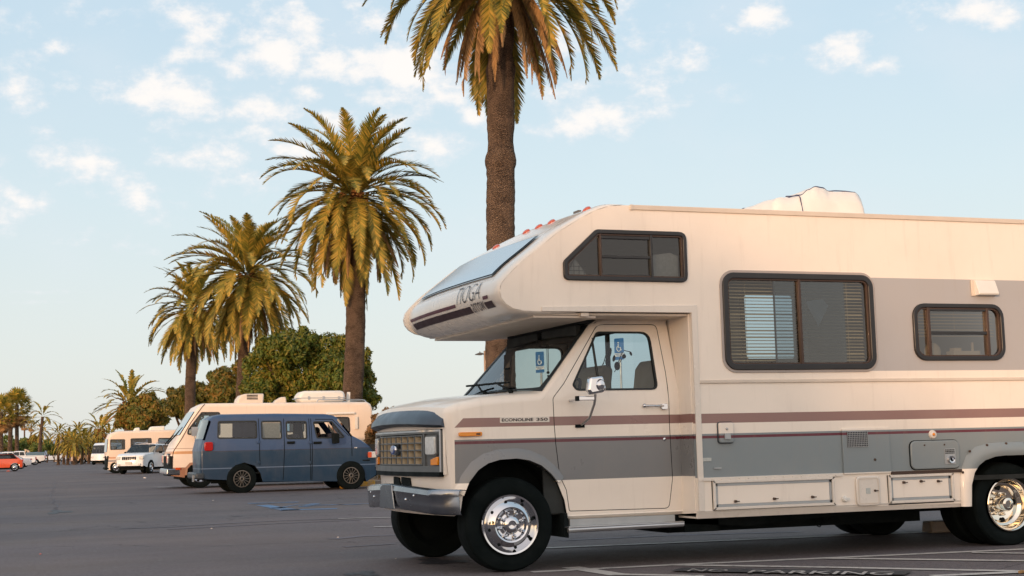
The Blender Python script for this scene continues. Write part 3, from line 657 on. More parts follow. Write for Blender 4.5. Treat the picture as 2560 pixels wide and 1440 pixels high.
    for q in ((7.87, .675), (7.89, .50), (7.96, .86), (8.15, .91), (8.36, .92), (8.57, .92)): mb = MB(); mb.ball((q[0], NY-.02, q[1]), .012, 5); rv(mb, 'screw', 'bronze_trim', fl)
    mb = MB()   # wheel wells and chassis
    mb.box(7.90, 9.0, NY+.04, NY+.75, .84, .86); mb.box(7.90, 9.0, NY+.72, NY+.76, .30, .86); mb.box(5.3, 7.9, 11.0, 12.2, .22, .5); mb.box(5.35, 6.2, 10.8, 12.5, .30, .45)
    mb.box(4.2, 11, 11.15, 11.25, .35, .5); mb.box(4.2, 11, 12.0, 12.1, .35, .5); mb.box(5.3, 5.62, 10.7, 11.1, .24, .42); mb.box(8.0, 11, 10.9, 12.3, .35, .62)
    mb.prism([(5.2, .40), (5.2, .32), (5.5, .30), (5.9, .27), (6.4, .30), (7.0, .33), (7.4, .40)], 1, 10.7, 10.76)
    rv(mb, 'chassis', 'black', smooth=0)
    mb = MB(); 
    import math as _m
    mb.tube([(6.75+.035*math.cos(a*.6), 10.9, .27+.07*math.sin(a*.6)*(1)+.02*a*.1) for a in range(0, 12)], .005, 5)
    mb.tube([(6.70, 10.9, .33), (6.72, 10.9, .28), (6.80, 10.9, .25), (6.9, 10.9, .30)], .006, 5)
    rv(mb, 'cable', 'black')
def thing_part(n, p): return None

def rv_window(name_label, outer, frame_w, gasket, mulls, bars, pane_mat, blind=None, grey=None):
    """frame > panes, mullions, blind"""
    mb = MB(); o = ccw(outer); i1 = offset(o, -frame_w)
    mb.ring(o, i1, 1, NY-.022, NY+.03); fr = rv(mb, 'window', gasket, bevel=.006); setl(fr, name_label)
    inner = i1
    if grey:
        mb = MB(); g = offset(o, grey); mb.ring(g, offset(o, -.002), 1, NY-.010, NY-.001); rv(mb, 'surround', 'cream_plastic' if grey < 0 else 'grey_surround', fr, bevel=.003)
    mb = MB(); mb.ring(offset(o, -frame_w+.003), offset(o, -frame_w-.012), 1, NY-.010, NY+.012); rv(mb, 'inner_trim', 'bronze_trim', fr)
    V, F = fill2d(inner); mb = MB(); mb.add([(x, NY+.014, z) for x, z in V], F); rv(mb, 'pane', pane_mat, fr, smooth=0, recalc=False)
    z0 = min(p[1] for p in inner); z1 = max(p[1] for p in inner)
    for (x, w, mt) in mulls:
        mb = MB(); mb.box(x-w/2, x+w/2, NY-.016, NY+.016, z0-.004, z1+.004); rv(mb, 'mullion', mt, fr, bevel=.003)
    for (xa, xb, z, w) in bars:
        mb = MB(); mb.box(xa, xb, NY-.008, NY+.012, z-w/2, z+w/2); rv(mb, 'crossbar', 'window_frame', fr)
    return fr
glass('dimming_glass', (.38, .42, .45), .9, .05, .03)  # tint of the sheet added to darken part of the blinds
simple('grey_surround', (168, 160, 156), .4, var=.1)

def slats(x0, x1, z0, z1, y, parent, pitch=.0285, tilt=22):
    mb = MB(); z = z1; w = .013; ca, sa = math.cos(R(tilt)), math.sin(R(tilt))
    while z > z0:
        for (dy, dz) in ((0, 0),):
            jt = math.sin(z*91)*6+math.sin(z*37)*5; ca, sa = math.cos(R(tilt+jt)), math.sin(R(tilt+jt))
            mb.add([(x0, y-w*ca, z-w*sa), (x1, y-w*ca, z-w*sa), (x1, y+w*ca, z+w*sa), (x0, y+w*ca, z+w*sa), (x0, y-w*ca, z-w*sa-.0018), (x1, y-w*ca, z-w*sa-.0018), (x1, y+w*ca, z+w*sa-.0018), (x0, y+w*ca, z+w*sa-.0018)],
                   [(0, 1, 2, 3), (7, 6, 5, 4), (0, 4, 5, 1), (1, 5, 6, 2), (2, 6, 7, 3), (3, 7, 4, 0)])
        z -= pitch
    for x in (x0+.12*(x1-x0), (x0+x1)/2, x1-.12*(x1-x0)): mb.tube([(x, y-.014, z1), (x, y-.014, z0)], .0015, 4)
    return rv(mb, 'blind', 'slat', parent, smooth=0)

def coach_windows():
    f = rv_window('five sided window in the side of the cab overhang', w_over, .036, 'window_frame', [(4.434, .018, 'bronze_trim'), (4.895, .022, 'window_frame')], [(4.445, 4.885, 2.548, .02), (4.445, 4.885, 2.71, .022), (4.445, 4.885, 2.392, .012)], 'mid_glass')
    mb = MB(); mb.prism([(4.93, 2.38), (5.165, 2.38), (5.17, 2.57), (5.10, 2.60), (4.93, 2.575)], 1, NY+.05, NY+.056); rv(mb, 'curtain', 'curtain', f, smooth=0)
    mb = MB(); mb.prism([(4.16, 2.40), (4.33, 2.395), (4.23, 2.53)], 1, NY+.05, NY+.056); rv(mb, 'curtain', 'curtain', f, smooth=0)
    mb = MB(); 
    for k in range(4): mb.box(4.17+k*.045, 4.174+k*.045, NY+.045, NY+.049, 2.395, 2.50-abs(k-1.2)*.03)
    for k in range(2): mb.box(4.16, 4.32, NY+.045, NY+.049, 2.43+k*.035, 2.434+k*.035)
    rv(mb, 'lattice', 'dark_plastic', f, smooth=0)
    f = rv_window('large sliding window with venetian blinds behind the cab', w_big, .05, 'window_frame', [(6.295, .026, 'bronze_trim')], [], 'side_glass', grey=.022)
    slats(5.63, 6.96, 1.66, 2.37, NY+.05, f)
    for (a, b, mt) in ((6.30, 6.765, 'dimming_glass'), (6.065, 6.29, 'mid_glass')):  # middle dark sheet is added to dim the blinds beside the sunlit strip
        mb = MB(); mb.add([(x, NY+.024, z) for x, z in rrect(a, b, 1.655, 2.378, .03)], [tuple(range(20))]); rv(mb, 'sliding_or_dimming_pane', mt, f, smooth=0, recalc=False)
    mb = MB(); mb.box(6.058, 6.07, NY+.02, NY+.032, 1.65, 2.38); rv(mb, 'sash', 'window_frame', f)
    mb = MB(); mb.add([(x, NY+.035, z) for x, z in ((6.38, 2.20), (6.56, 2.22), (6.61, 2.16), (6.50, 1.98))], [(0, 1, 2, 3)]); rv(mb, 'sun_catcher', 'dull_aluminium', f, smooth=0)
    f = rv_window('small kitchen window below the square vent', w_small, .038, 'window_frame', [(7.612, .03, 'bronze_trim'), (8.25, .026, 'bronze_trim')], [(7.62, 8.25, 1.925, .026), (7.62, 8.25, 2.135, .02)], 'mid_glass')
    slats(7.50, 8.36, 1.90, 2.13, NY+.06, f)
    mb = MB(); mb.box(7.95, 8.24, NY+.10, NY+.2, 1.71, 1.77); mb.box(7.98, 8.06, NY+.13, NY+.19, 1.77, 1.80); mb.ball((7.76, NY+.15, 1.76), .09, 7, sc=(1, .4, 1)); mb.tube([(8.20, NY+.15, 1.77), (8.20, NY+.15, 1.85)], .012, 6); rv(mb, 'countertop_clutter', 'tan_fabric', f)
    mb = MB(); mb.box(5.9, 10.9, 12.3, 12.35, .64, 1.35); mb.box(8.0, 8.05, 11.3, 12.8, .64, 2.9); mb.box(7.95, 8.9, NY+.1, 12.0, 1.2, 1.6); mb.box(5.665, 5.70, FY-.06, FY-.02, 1.4, 2.2); rv(mb, 'cabinet', 'brown_trim')
    # far windows get glass too
    for q in (rrect(5.42, 6.42, 1.46, 2.17, .06), rrect(7.25, 7.90, 1.84, 2.56, .05), rrect(8.3, 9.3, 1.6, 2.2, .1), rrect(4.1, 4.9, 2.36, 2.72, .06)):
        mb = MB(); mb.ring(offset(ccw(q), .03), offset(ccw(q), -.02), 1, FY-.05, FY+.01); w_ = rv(mb, 'window', 'window_frame')
        V, F = fill2d(q); mb = MB(); mb.add([(x, FY-.015, z) for x, z in V], F); rv(mb, 'pane', 'side_glass', w_, smooth=0, recalc=False)

def hatches():
    def compartment(x0, x1, z0, z1, lab):
        mb = MB(); o = rrect(x0, x1, z0, z1, .008); mb.ring(ccw(o), offset(o, -.022), 1, NY-.022, NY-.001); fr = setl(rv(mb, 'locker_door', 'cap_paint', bevel=.004), lab)
        mb = MB(); mb.ring(offset(o, -.024), offset(o, -.045), 1, NY-.008, NY-.001); rv(mb, 'seal', 'dull_aluminium', fr)
        q = rrect(x0+.047, x1-.047, z0+.047, z1-.047, .003); mb = MB(); mb.prism(q, 1, NY-.006, NY-.001); rv(mb, 'panel', 'coach_paint', fr)
        mb = MB(); mb.prism([(x0-.004, z0-.014), (x1, z0-.012), (x1+.006, z1), (x1, z1), (x1, z0), (x0, z0), (x0, z1), (x0-.008, z1)], 1, NY-.003, NY-.0005); rv(mb, 'gap', 'black', fr, smooth=0)
        return fr
    def latch(fr, x, z, r=.012):
        mb = MB(); mb.lathe([(.001, -.03), (r*.8, -.028), (r, -.006), (r, 0)], (x, NY-.002, z), 1, 12); mb.box(x, x+.03, NY-.03, NY-.02, z-.004, z+.004); rv(mb, 'latch', 'bronze_trim', fr)
    f = compartment(5.38, 6.545, .436, .678, 'long low locker door behind the cab'); [latch(f, x, z) for x, z in ((5.585, .502), (5.955, .51), (6.325, .512))]
    f = compartment(7.095, 7.77, .428, .672, 'locker door ahead of the rear wheel'); [latch(f, x, z) for x, z in ((7.25, .605), (7.43, .61), (7.61, .605))]
    mb = MB(); o = rrect(6.762, 7.005, .416, .672, .04); mb.prism(o, 1, NY-.02, NY-.001); f = setl(rv(mb, 'service_door', 'cap_paint', bevel=.008), 'small rounded service door between the two lockers')
    mb = MB(); mb.ring(offset(o, -.018), offset(o, -.026), 1, NY-.0235, NY-.0195); rv(mb, 'rim', 'cream_plastic', f)
    mb = MB(); mb.box(6.855, 6.90, NY-.022, NY-.0195, .52, .57); rv(mb, 'sticker', 'sticker_grey', f); latch(f, 6.945, .545)
    # power inlet flap
    mb = MB(); o = rrect(5.452, 5.588, .99, 1.162, .02); mb.prism(o, 1, NY-.03, NY-.001); f = setl(rv(mb, 'inlet_flap', 'coach_paint', bevel=.008), 'small upright flap on the wall by the cab')
    mb = MB(); mb.prism(offset(o, .006), 1, NY-.012, NY-.0005); rv(mb, 'seal', 'dark_plastic', f)
    mb = MB(); mb.ball((5.52, NY-.033, 1.107), .011, 6); mb.box(5.495, 5.55, NY-.042, NY-.029, 1.02, 1.07); rv(mb, 'lock', 'dull_aluminium', f)
    # furnace panel
    mb = MB(); o = rrect(6.648, 7.128, .693, 1.088, .012); mb.prism(o, 1, NY-.016, NY-.001); f = setl(rv(mb, 'heater_panel', 'coach_paint', bevel=.003), 'flat panel with a wire grille under the large window')
    mb = MB(); mb.box(6.695, 6.90, NY-.019, NY-.0165, .925, 1.06); g = rv(mb, 'vent_recess', 'black', f, smooth=0)
    mb = MB()
    for k in range(13): mb.box(6.695+k*.0168, 6.698+k*.0168, NY-.026, NY-.020, .925, 1.06)
    for k in range(9): mb.box(6.695, 6.90, NY-.024, NY-.020, .926+k*.0163, .930+k*.0163)
    rv(mb, 'wire_grille', 'aluminium', f, smooth=0)
    mb = MB(); mb.ball((6.965, NY-.018, .812), .012, 6); rv(mb, 'lock', 'bronze_trim', f)
    # water heater
    mb = MB(); o = rrect(7.338, 7.85, .714, .963, .05); mb.prism(o, 1, NY-.022, NY-.001); f = setl(rv(mb, 'water_heater_door', 'coach_paint', bevel=.008), 'rounded grey hatch with a small round vent')
    mb = MB(); mb.prism(offset(o, .006), 1, NY-.008, NY-.0005); rv(mb, 'seal', 'black', f)
    mb = MB(); mb.box(7.685, 7.80, NY-.026, NY-.0225, .752, .888); rv(mb, 'vent_plate', 'dull_aluminium', f)
    mb = MB()
    for k in range(6):
        for j in range(3): mb.box(7.692+k*.017, 7.704+k*.017, NY-.029, NY-.0265, .845+j*.014, .853+j*.014)
    rv(mb, 'vent_holes', 'black', f, smooth=0)
    mb = MB(); mb.lathe([(.012, -.01), (.018, -.022), (.030, -.024), (.034, -.01), (.034, 0)], (7.745, NY-.025, .792), 1, 20); rv(mb, 'exhaust', 'chrome', f)
    mb = MB(); mb.lathe([(.001, -.006), (.018, -.008)], (7.745, NY-.025, .792), 1, 14); rv(mb, 'exhaust_hole', 'black', f)
    mb = MB(); mb.ball((7.48, NY-.024, .925), .008, 5); rv(mb, 'screw', 'bronze_trim', f); mb = MB(); mb.ball((7.69, NY-.024, .925), .008, 5); rv(mb, 'screw', 'bronze_trim', f)
    mb = MB(); mb.lathe([(.001, -.02), (.015, -.018), (.034, -.014), (.040, 0)], (7.587, NY-.001, 1.018), 1, 20); f = rv(mb, 'water_inlet', 'cap_paint')
    mb = MB(); mb.ball((7.587, NY-.02, 1.018), .014, 6); rv(mb, 'inlet_cap', 'amber', f)
    # square exhaust vent above the small window
    mb = MB(); mb.prism([(NY-.001, 2.408), (NY-.03, 2.405), (NY-.075, 2.285), (NY-.07, 2.270), (NY-.001, 2.266)], 0, 8.125, 8.345); f = setl(rv(mb, 'vent_hood', 'white_plastic', bevel=.004), 'square vent hood above the small window')
    mb = MB(); mb.box(8.095, 8.352, NY-.014, NY-.0005, 2.262, 2.412); rv(mb, 'flange', 'cream_plastic', f, bevel=.004)
    mb = MB(); mb.box(5.285, 5.38, NY-.005, NY-.0008, .842, .87); rv(mb, 'data_plate', 'sticker_grey')
    mb = MB(); mb.box(5.40, 5.467, NY-.012, NY-.0008, .777, .787); rv(mb, 'drip_lip', 'dull_aluminium')
    mb = MB(); mb.lathe([(.001, -.03), (.018, -.028), (.026, -.005), (.026, 0)], (6.645, NY-.001, .482), 1, 12); mb.box(6.645, 6.685, NY-.028, NY-.012, .470, .494); rv(mb, 'drain_cap', 'white_plastic')
simple('sticker_grey', (188, 192, 188), .5, var=.2, scale=60)

def roof_unit():
    """air conditioner under a slack cloth cover"""
    mb = MB(); nx, ny = 44, 20; x0, x1, y0, y1 = 6.54, 7.56, 11.05, 11.85
    prof = [(0, .0), (.04, .05), (.10, .10), (.22, .115), (.34, .135), (.42, .20), (.50, .245), (.58, .235), (.63, .195), (.72, .205), (.80, .205), (.92, .195), (.97, .15), (1, .0)]
    def h(u):
        for a, b in zip(prof, prof[1:]):
            if a[0] <= u <= b[0]: t = (u-a[0])/(b[0]-a[0]); t = t*t*(3-2*t) if True else t; return a[1]*(1-t)+b[1]*t
        return 0
    vs = []
    for j in range(ny+1):
        for i in range(nx+1):
            u, v = i/nx, j/ny; e = min(v, 1-v)*ny/2.2; k = min(1, e); k = math.sin(k*math.pi/2)
            # left third sits lower and further back
            z = 2.975+(h(u)*.80+.205*min(1, h(u)/.05))*k+(.02*mnoise.noise(Vector((u*9, v*4, 1.3))) if k > .5 else 0)*1
            vs.append((x0+(x1-x0)*u, y0+(y1-y0)*v, z))
    mb.add(vs, [(j*(nx+1)+i, j*(nx+1)+i+1, (j+1)*(nx+1)+i+1, (j+1)*(nx+1)+i) for j in range(ny) for i in range(nx)])
    o = rv(mb, 'air_conditioner', 'cover_cloth', smooth=180); setl(o, 'rooftop unit under a white cloth cover')
    mb = MB(); mb.tube([(x0+(x1-x0)*u, y0+.09, 3.185+h(u)*.80) for u in [.18+.02*k for k in range(41)]], .006, 5); mb.tube([(x0+(x1-x0)*u, y1-.1, 3.18+h(u)*.80) for u in [.04+.02*k for k in range(24)]], .006, 5)
    mb.tube([(6.86, y0+(y1-y0)*v, 2.985+(.205+h(.33)*.80)*min(1, math.sin(min(1, min(v, 1-v)*9)*math.pi/2))) for v in [.02+.06*k for k in range(17)]], .005, 5)
    rv(mb, 'piping', 'piping_blue', o)
    mb = MB(); mb.box(9.3, 9.7, 11.2, 11.6, 2.98, 3.05); rv(mb, 'roof_vent', 'cream_plastic', bevel=.02)
    mb = MB(); mb.box(4.50, 4.53, 10.9, 11.0, 2.99, 3.03); rv(mb, 'antenna_mount', 'lamp_grey')

# --- the van cab under the overhang
CH = 1.02
def cabdef(x, y, z):
    s = y/CH
    f = 1.0
    if z > 1.40: f -= .15*min(1, (z-1.40)/.65)
    if z < .75: f -= .015*((.75-z)/.35)
    if z > .8 and z < 1.40: f += 0
    if x < 3.55: f -= .07*((3.55-x)/.45)**2
    w = max(0, min(1, (3.75-x)/.55)); dx = (-.105*(1-s*s)+.02)*w
    dz = 0
    if z > 1.30 and x < 4.1: dz = .035*(1-s*s)
    return (x+dx, RVY+y*f, z+dz)
door_poly = roundpoly([(4.57, 2.022), (4.343, 1.714), (4.193, 1.513), (4.082, 1.395), (4.087, 1.18), (4.096, 1.016), (4.123, .753), (4.18, .638), (4.205, .462), (5.115, .452), (5.151, .70), (5.140, 1.15), (5.146, 1.60), (5.125, 2.022)], [.10, .05, .05, .05, .1, .1, .1, .06, .02, .05, .1, .2, .2, .05])
dwin = roundpoly([(4.550, 1.957), (4.268, 1.500), (4.300, 1.452), (5.050, 1.452), (5.048, 1.957)], [.06, .03, .05, .06, .09])
arch_c = [(4.187, .42), (4.165, .557), (4.105, .70), (4.043, .775), (3.958, .846), (3.854, .890), (3.751, .907), (3.596, .901), (3.493, .875), (3.407, .823), (3.33, .73), (3.285, .62), (3.262, .50)]
def cab():
    T = 0
    outline = [(5.262, .42, 0, None), (4.19, .42, 0, 1)]+[(x, z, 0, 1) for x, z in arch_c[1:-1]]+[(3.262, .47, 0, 1), (3.225, .46, .02, 0), (3.205, .60, .05, 0), (3.195, .79, .05, -1), (3.17, 1.16, .05, 0), (3.15, 1.28, .05, 0), (3.17, 1.325, .05, 0), (3.26, 1.362, .06, 0), (3.45, 1.402, .07, 0), (3.65, 1.420, .07, 0), (3.97, 1.432, .06, 0),
               (4.01, 1.45, .04, -1), (4.50, 2.015, .04, 0), (4.58, 2.065, .05, 0), (4.75, 2.085, .05, 0), (5.262, 2.09, .04, None)]
    mb = MB(); shell(mb, outline, [door_poly, ], CH, cabdef, .12, side_m=0, ncross=10)
    body = rv(mb, 'cab_body', ['cab_paint', 'black'], smooth=40)
    # filler either side of the grille opening
    # near door
    for sg in (-1, 1):
        mb = MB(); side_plate(mb, offset(door_poly, -.006), [dwin], CH, cabdef, sg, 0, .12)
        dp = rv(mb, 'door', 'cab_paint', smooth=40)
        mb = MB(); side_ring(mb, ccw(dwin), offset(dwin, -.016), CH, cabdef, sg, .006, -.02); rv(mb, 'gasket', 'rubber', dp)
        mb = MB(); side_plate(mb, offset(dwin, -.008), [], CH, cabdef, sg, -.012, .2); rv(mb, 'pane', 'side_glass', dp, smooth=0)
        mb = MB()
        for (xa, za, xb, zb, w) in ((4.515, 1.455, 4.508, 1.90, .010),):
            p = cabdef(xa, sg*CH, za); q = cabdef(xb, sg*CH, zb); mb.tube([(p[0], p[1]-sg*.008, p[2]), (q[0], q[1]-sg*.008, q[2])], w, 6)
        rv(mb, 'quarter_post', 'rubber', dp)
        # dark jamb behind the shut line
        mb = MB(); o1 = offset(door_poly, .03); i1 = offset(door_poly, -.045); side_ring(mb, o1, i1, CH, cabdef, sg, -.010, -.03); rv(mb, 'door_jamb', 'black', body)
        if sg == -1: near = dp
    # handle
    y = RVY-CH-.001
    mb = MB(); mb.tube([(4.905, y-.02, 1.318), (4.95, y-.032, 1.318), (5.04, y-.032, 1.316), (5.085, y-.02, 1.312)], .009, 8); mb.prism(rrect(5.055, 5.112, 1.285, 1.332, .012), 1, y-.03, y+.01); mb.ball((4.905, y-.01, 1.318), .018, 6); rv(mb, 'handle', 'chrome', near, bevel=.002)
    mb = MB(); mb.lathe([(.001, -.012), (.014, -.01), (.016, 0)], (5.085, y+.006, 1.032), 1, 14); rv(mb, 'lock', 'chrome', near)
    # sill and step
    mb = MB(); mb.prism([(RVY-CH+.02, .44), (RVY-CH+.005, .425), (RVY-CH+.03, .40), (RVY-CH+.2, .39), (RVY-CH+.2, .44)], 0, 4.19, 5.235); rv(mb, 'sill', 'cab_paint')
    mb = MB(); mb.box(4.20, 5.15, RVY-CH-.01, RVY-CH+.02, .345, .40); rv(mb, 'step_bracket', 'dull_aluminium')
    mb = MB(); mb.tube([(4.15, RVY-CH-.075, .318), (5.19, RVY-CH-.075, .325)], .024, 12); mb.box(4.15, 5.19, RVY-CH-.06, RVY-CH+.02, .333, .343)
    mb.box(4.15, 5.19, RVY-CH-.10, RVY-CH-.05, .335, .347); rv(mb, 'running_board', 'aluminium', bevel=.003)
    mb = MB(); mb.box(4.145, 4.175, RVY-CH-.02, RVY-CH+.28, .26, .45); rv(mb, 'mud_flap', 'black')
    # flares around the front arches
    for sg in (-1, 1):
        lip = [p for p in arch_c if p[1] > .69 or p[0] < 3.3 and p[1] > .6]; cen = (3.72, .45)
        outer = [(cen[0]+(x-cen[0])*1.17, cen[1]+(z-cen[1])*1.20) for x, z in lip]
        mb = MB(); n = len(lip)
        rws = [(outer, -.006), ([(a[0]*.6+b[0]*.4, a[1]*.6+b[1]*.4) for a, b in zip(outer, lip)], .018), (lip, .026), (lip, -.10)]
        vs = []
        for lp, o_ in rws:
            for x, z in lp: p = cabdef(x, sg*CH, z); vs.append((p[0], p[1]+sg*o_, p[2]))
        mb.add(vs, [(r*n+i, r*n+i+1, (r+1)*n+i+1, (r+1)*n+i) for r in range(3) for i in range(n-1)]); rv(mb, 'wheel_arch', 'cab_paint', smooth=60)
    # well
    mb = MB(); 
    for (ya, yb) in ((RVY-CH+.02, RVY-CH+.42), (RVY+CH-.42, RVY+CH-.02)):
        mb.box(3.5, 4.2, ya+.06, yb, .93, .945); mb.box(4.185, 4.20, ya, yb, .25, .93)
    mb.box(3.25, 4.2, RVY-CH+.40, RVY+CH-.40, .56, 1.2)
    rv(mb, 'wheel_well', 'black', smooth=0)
    # interior
    mb = MB(); mb.box(4.0, 5.2, RVY-.98, RVY-.96, .45, 1.42); mb.box(4.0, 5.2, RVY+.96, RVY+.98, .45, 1.42); mb.box(3.95, 5.25, RVY-.96, RVY+.96, .44, .46); mb.box(4.45, 5.25, RVY-.84, RVY+.84, 2.03, 2.06)
    rv(mb, 'cabin_lining', 'headliner', smooth=0)
    mb = MB(); mb.prism([(4.0, 1.0), (4.0, 1.445), (4.12, 1.475), (4.30, 1.46), (4.36, 1.38), (4.34, 1.0)], 1, RVY-.94, RVY+.94); rv(mb, 'dashboard', 'brown_trim', bevel=.02)
    for yc in (RVY-.48, RVY+.45):
        mb = MB(); mb.prism(roundpoly([(4.62, .95), (5.05, .95), (5.12, 1.10), (4.60, 1.12)], .05), 1, yc-.25, yc+.25)
        mb.prism(roundpoly([(q[0]+(.19 if yc < RVY else .05), q[1]-.05*(q[1] > 1.5)) for q in ((4.96, 1.08), (5.10, 1.08), (5.19, 1.76), (5.10, 1.80), (5.04, 1.72))], .05), 1, yc-.25, yc+.25); rv(mb, 'seat', 'tan_fabric', bevel=.03)
    mb = MB(); ring = [(4.46+.19*math.sin(a)*.55, RVY-.45+.19*math.cos(a), 1.42+.19*math.sin(a)*.83) for a in [2*math.pi*k/24 for k in range(25)]]; mb.tube(ring, .014, 8); mb.tube([(4.3, RVY-.45, 1.3), (4.46, RVY-.45, 1.42)], .02, 8); mb.tube([ring[0], ring[12]], .012, 6); rv(mb, 'steering_wheel', 'black')
    # windscreen glass + shade band + wipers
    def ws(s, t):   # s across -1..1, t up 0..1
        x = 4.01+(4.50-4.01)*t; z = 1.45+(2.015-1.45)*t; p = cabdef(x, s*(CH-.03), z); return Vector((p[0]-.03*(1-s*s), p[1], p[2]))
    mb = MB(); vs = [ws(-1+2*i/14, j/5) for j in range(6) for i in range(15)]; mb.add(vs, [(j*15+i, j*15+i+1, (j+1)*15+i+1, (j+1)*15+i) for j in range(5) for i in range(14)]); wsg = rv(mb, 'windscreen', 'clear_glass', smooth=60)
    mb = MB()
    def band(fa, fb, lift=.003):
        vs = []
        for i in range(17):
            s = -1+2*i/16
            for t in (fa(s), fb(s)): q = ws(s*.999, t)+Vector((-lift, 0, lift*.6)); vs.append(q)
        mb.add(vs, [(2*i, 2*i+1, 2*i+3, 2*i+2) for i in range(16)])
    band(lambda s: .965, lambda s: 1.0); band(lambda s: 0.0, lambda s: .03+.05*abs(s)**6)
    for sg in (-1, 1):
        vs = []
        for k in range(9):
            t = k/8; a = .93+.03*abs(2*t-1)**4*-1
            for s in (a, 1.0): vs.append(ws(sg*s, t)+Vector((-.003, 0, .003)))
        mb.add(vs, [(2*i, 2*i+1, 2*i+3, 2*i+2) for i in range(8)])
    rv(mb, 'seal', 'rubber', wsg, smooth=0)
    mb = MB(); mb.box(4.42, 4.46, RVY-.78, RVY-.05, 1.90, 2.02); mb.box(4.42, 4.46, RVY+.05, RVY+.78, 1.90, 2.02); rv(mb, 'sun_visor', 'headliner')
    for (y1, y2, t2) in ((RVY-.50, RVY+.05, .12), (RVY+.10, RVY+.62, .16)):
        a = Vector(cabdef(3.93, y1-RVY, 1.425))+Vector((0, 0, .02)); b = ws((y2-RVY)/CH, t2)+Vector((-.03, 0, .02)); mb = MB(); mb.tube([a, a+Vector((-.02, .05, .03)), b], .009, 6); d = Vector((0.0, .32, .0)); mb.tube([b-d*.9+Vector((.01, 0, -.01)), b+d*.9], .010, 5); mb.ball(a, .022, 6); rv(mb, 'wiper', 'black')
    mb = MB(); mb.box(4.33, 4.345, RVY-.14, RVY+.06, 1.78, 1.86) if False else None
    mb.box(4.20, 4.215, 11.83, 11.93, 1.60, 1.72); mb.tube([(4.20, 11.93, 1.66), (4.19, 12.02, 1.65), (4.15, 12.06, 1.50)], .008, 6); rv(mb, 'phone_holder', 'black', bevel=.004)
    mb = MB(); mb.prism(roundpoly([(4.05, 1.47), (4.25, 1.47), (4.25, 1.54), (4.07, 1.55)], .03), 1, 11.75, 12.15); rv(mb, 'dash_clutter', 'black', bevel=.015)
    mb = MB(); 
    for dy in (-.015, .015): mb.tube([(4.42, 11.45+dy, 1.95), (4.42, 11.45+dy, 1.70), (4.42, 11.45, 1.66)], .003, 4)
    mb.ball((4.42, 11.45, 1.65), .014, 6); mb.ball((4.42, 11.45, 1.62), .010, 6); rv(mb, 'pendant', 'black')
    # badge plate and side marker
    mb = MB(); mb.box(3.618, 4.047, RVY-CH-.004, RVY-CH+.001, 1.197, 1.243); f = rv(mb, 'badge', 'cap_paint')
    for (txt, a, b) in (('ECONOLINE', 3.632, 3.905), ('350', 3.932, 4.032)):
        V, F = text_verts(txt, 1, 0, bold=.03); mb = MB(); mb.add([(a+(b-a)*u, RVY-CH-.0065, 1.207+.026*v) for u, v in V], F); rv(mb, 'lettering', 'ink', f, smooth=0, recalc=False)
    mb = MB(); mb.prism(rrect(3.268, 3.462, 1.094, 1.128, .012), 1, RVY-CH-.012, RVY-CH+.02); f = rv(mb, 'side_marker', 'amber', bevel=.004); mb = MB(); mb.box(3.41, 3.445, RVY-CH-.0135, RVY-CH-.0125, 1.104, 1.118); rv(mb, 'marking', 'bronze_trim', f)
    # mirror
    my = 10.33
    mb = MB(); mb.prism(roundpoly([(4.262, 1.44), (4.285, 1.55), (4.40, 1.562), (4.428, 1.455), (4.405, 1.425), (4.29, 1.405)], .025), 1, my-.03, my+.04); hd = setl(rv(mb, 'mirror', 'chrome', bevel=.02, segs=3), 'chrome door mirror on a bent bracket')
    mb = MB(); mb.lathe([(.001, -.05), (.03, -.045), (.045, -.02), (.05, .01)], (4.37, my, 1.48), 1, 20); mb.V = [(x, y, 1.485+(z-1.48)*1.25) for x, y, z in mb.V]; rv(mb, 'convex_mirror', 'chrome', hd)
    mb = MB(); mb.tube([(4.345, my+.02, 1.41), (4.345, my+.03, 1.36), (4.352, my+.06, 1.33), (4.34, my+.13, 1.22), (4.325, RVY-CH, 1.165)], .011, 6); mb.V = [(x, y, z) for x, y, z in mb.V]; rv(mb, 'bracket', 'aluminium', hd)
    mb = MB(); mb.box(4.20, 4.34, my+.02, my+.06, 1.362, 1.395); mb.tube([(4.23, my+.05, 1.37), (4.23, RVY-CH, 1.37)], .010, 6); rv(mb, 'arm', 'chrome', hd, bevel=.008)
    mb = MB(); mb.box(4.185, 4.205, my+.018, my+.062, 1.358, 1.398); rv(mb, 'arm_tip', 'black', hd, bevel=.003); mb = MB(); mb.box(4.275, 4.355, RVY-CH-.015, RVY-CH+.003, 1.145, 1.172); rv(mb, 'foot', 'black', hd, bevel=.003)
    # far mirror seen through the glass
    fy = 12.95
    mb = MB(); mb.prism(roundpoly([(4.30, 1.44), (4.30, 1.60), (4.42, 1.60), (4.42, 1.44)], .03), 1, fy-.03, fy+.03); mb.tube([(4.36, fy, 1.45), (4.36, fy-.08, 1.2), (4.36, RVY+CH, 1.16)], .011, 6); setl(rv(mb, 'mirror', 'chrome', bevel=.015), 'mirror on the passenger door')

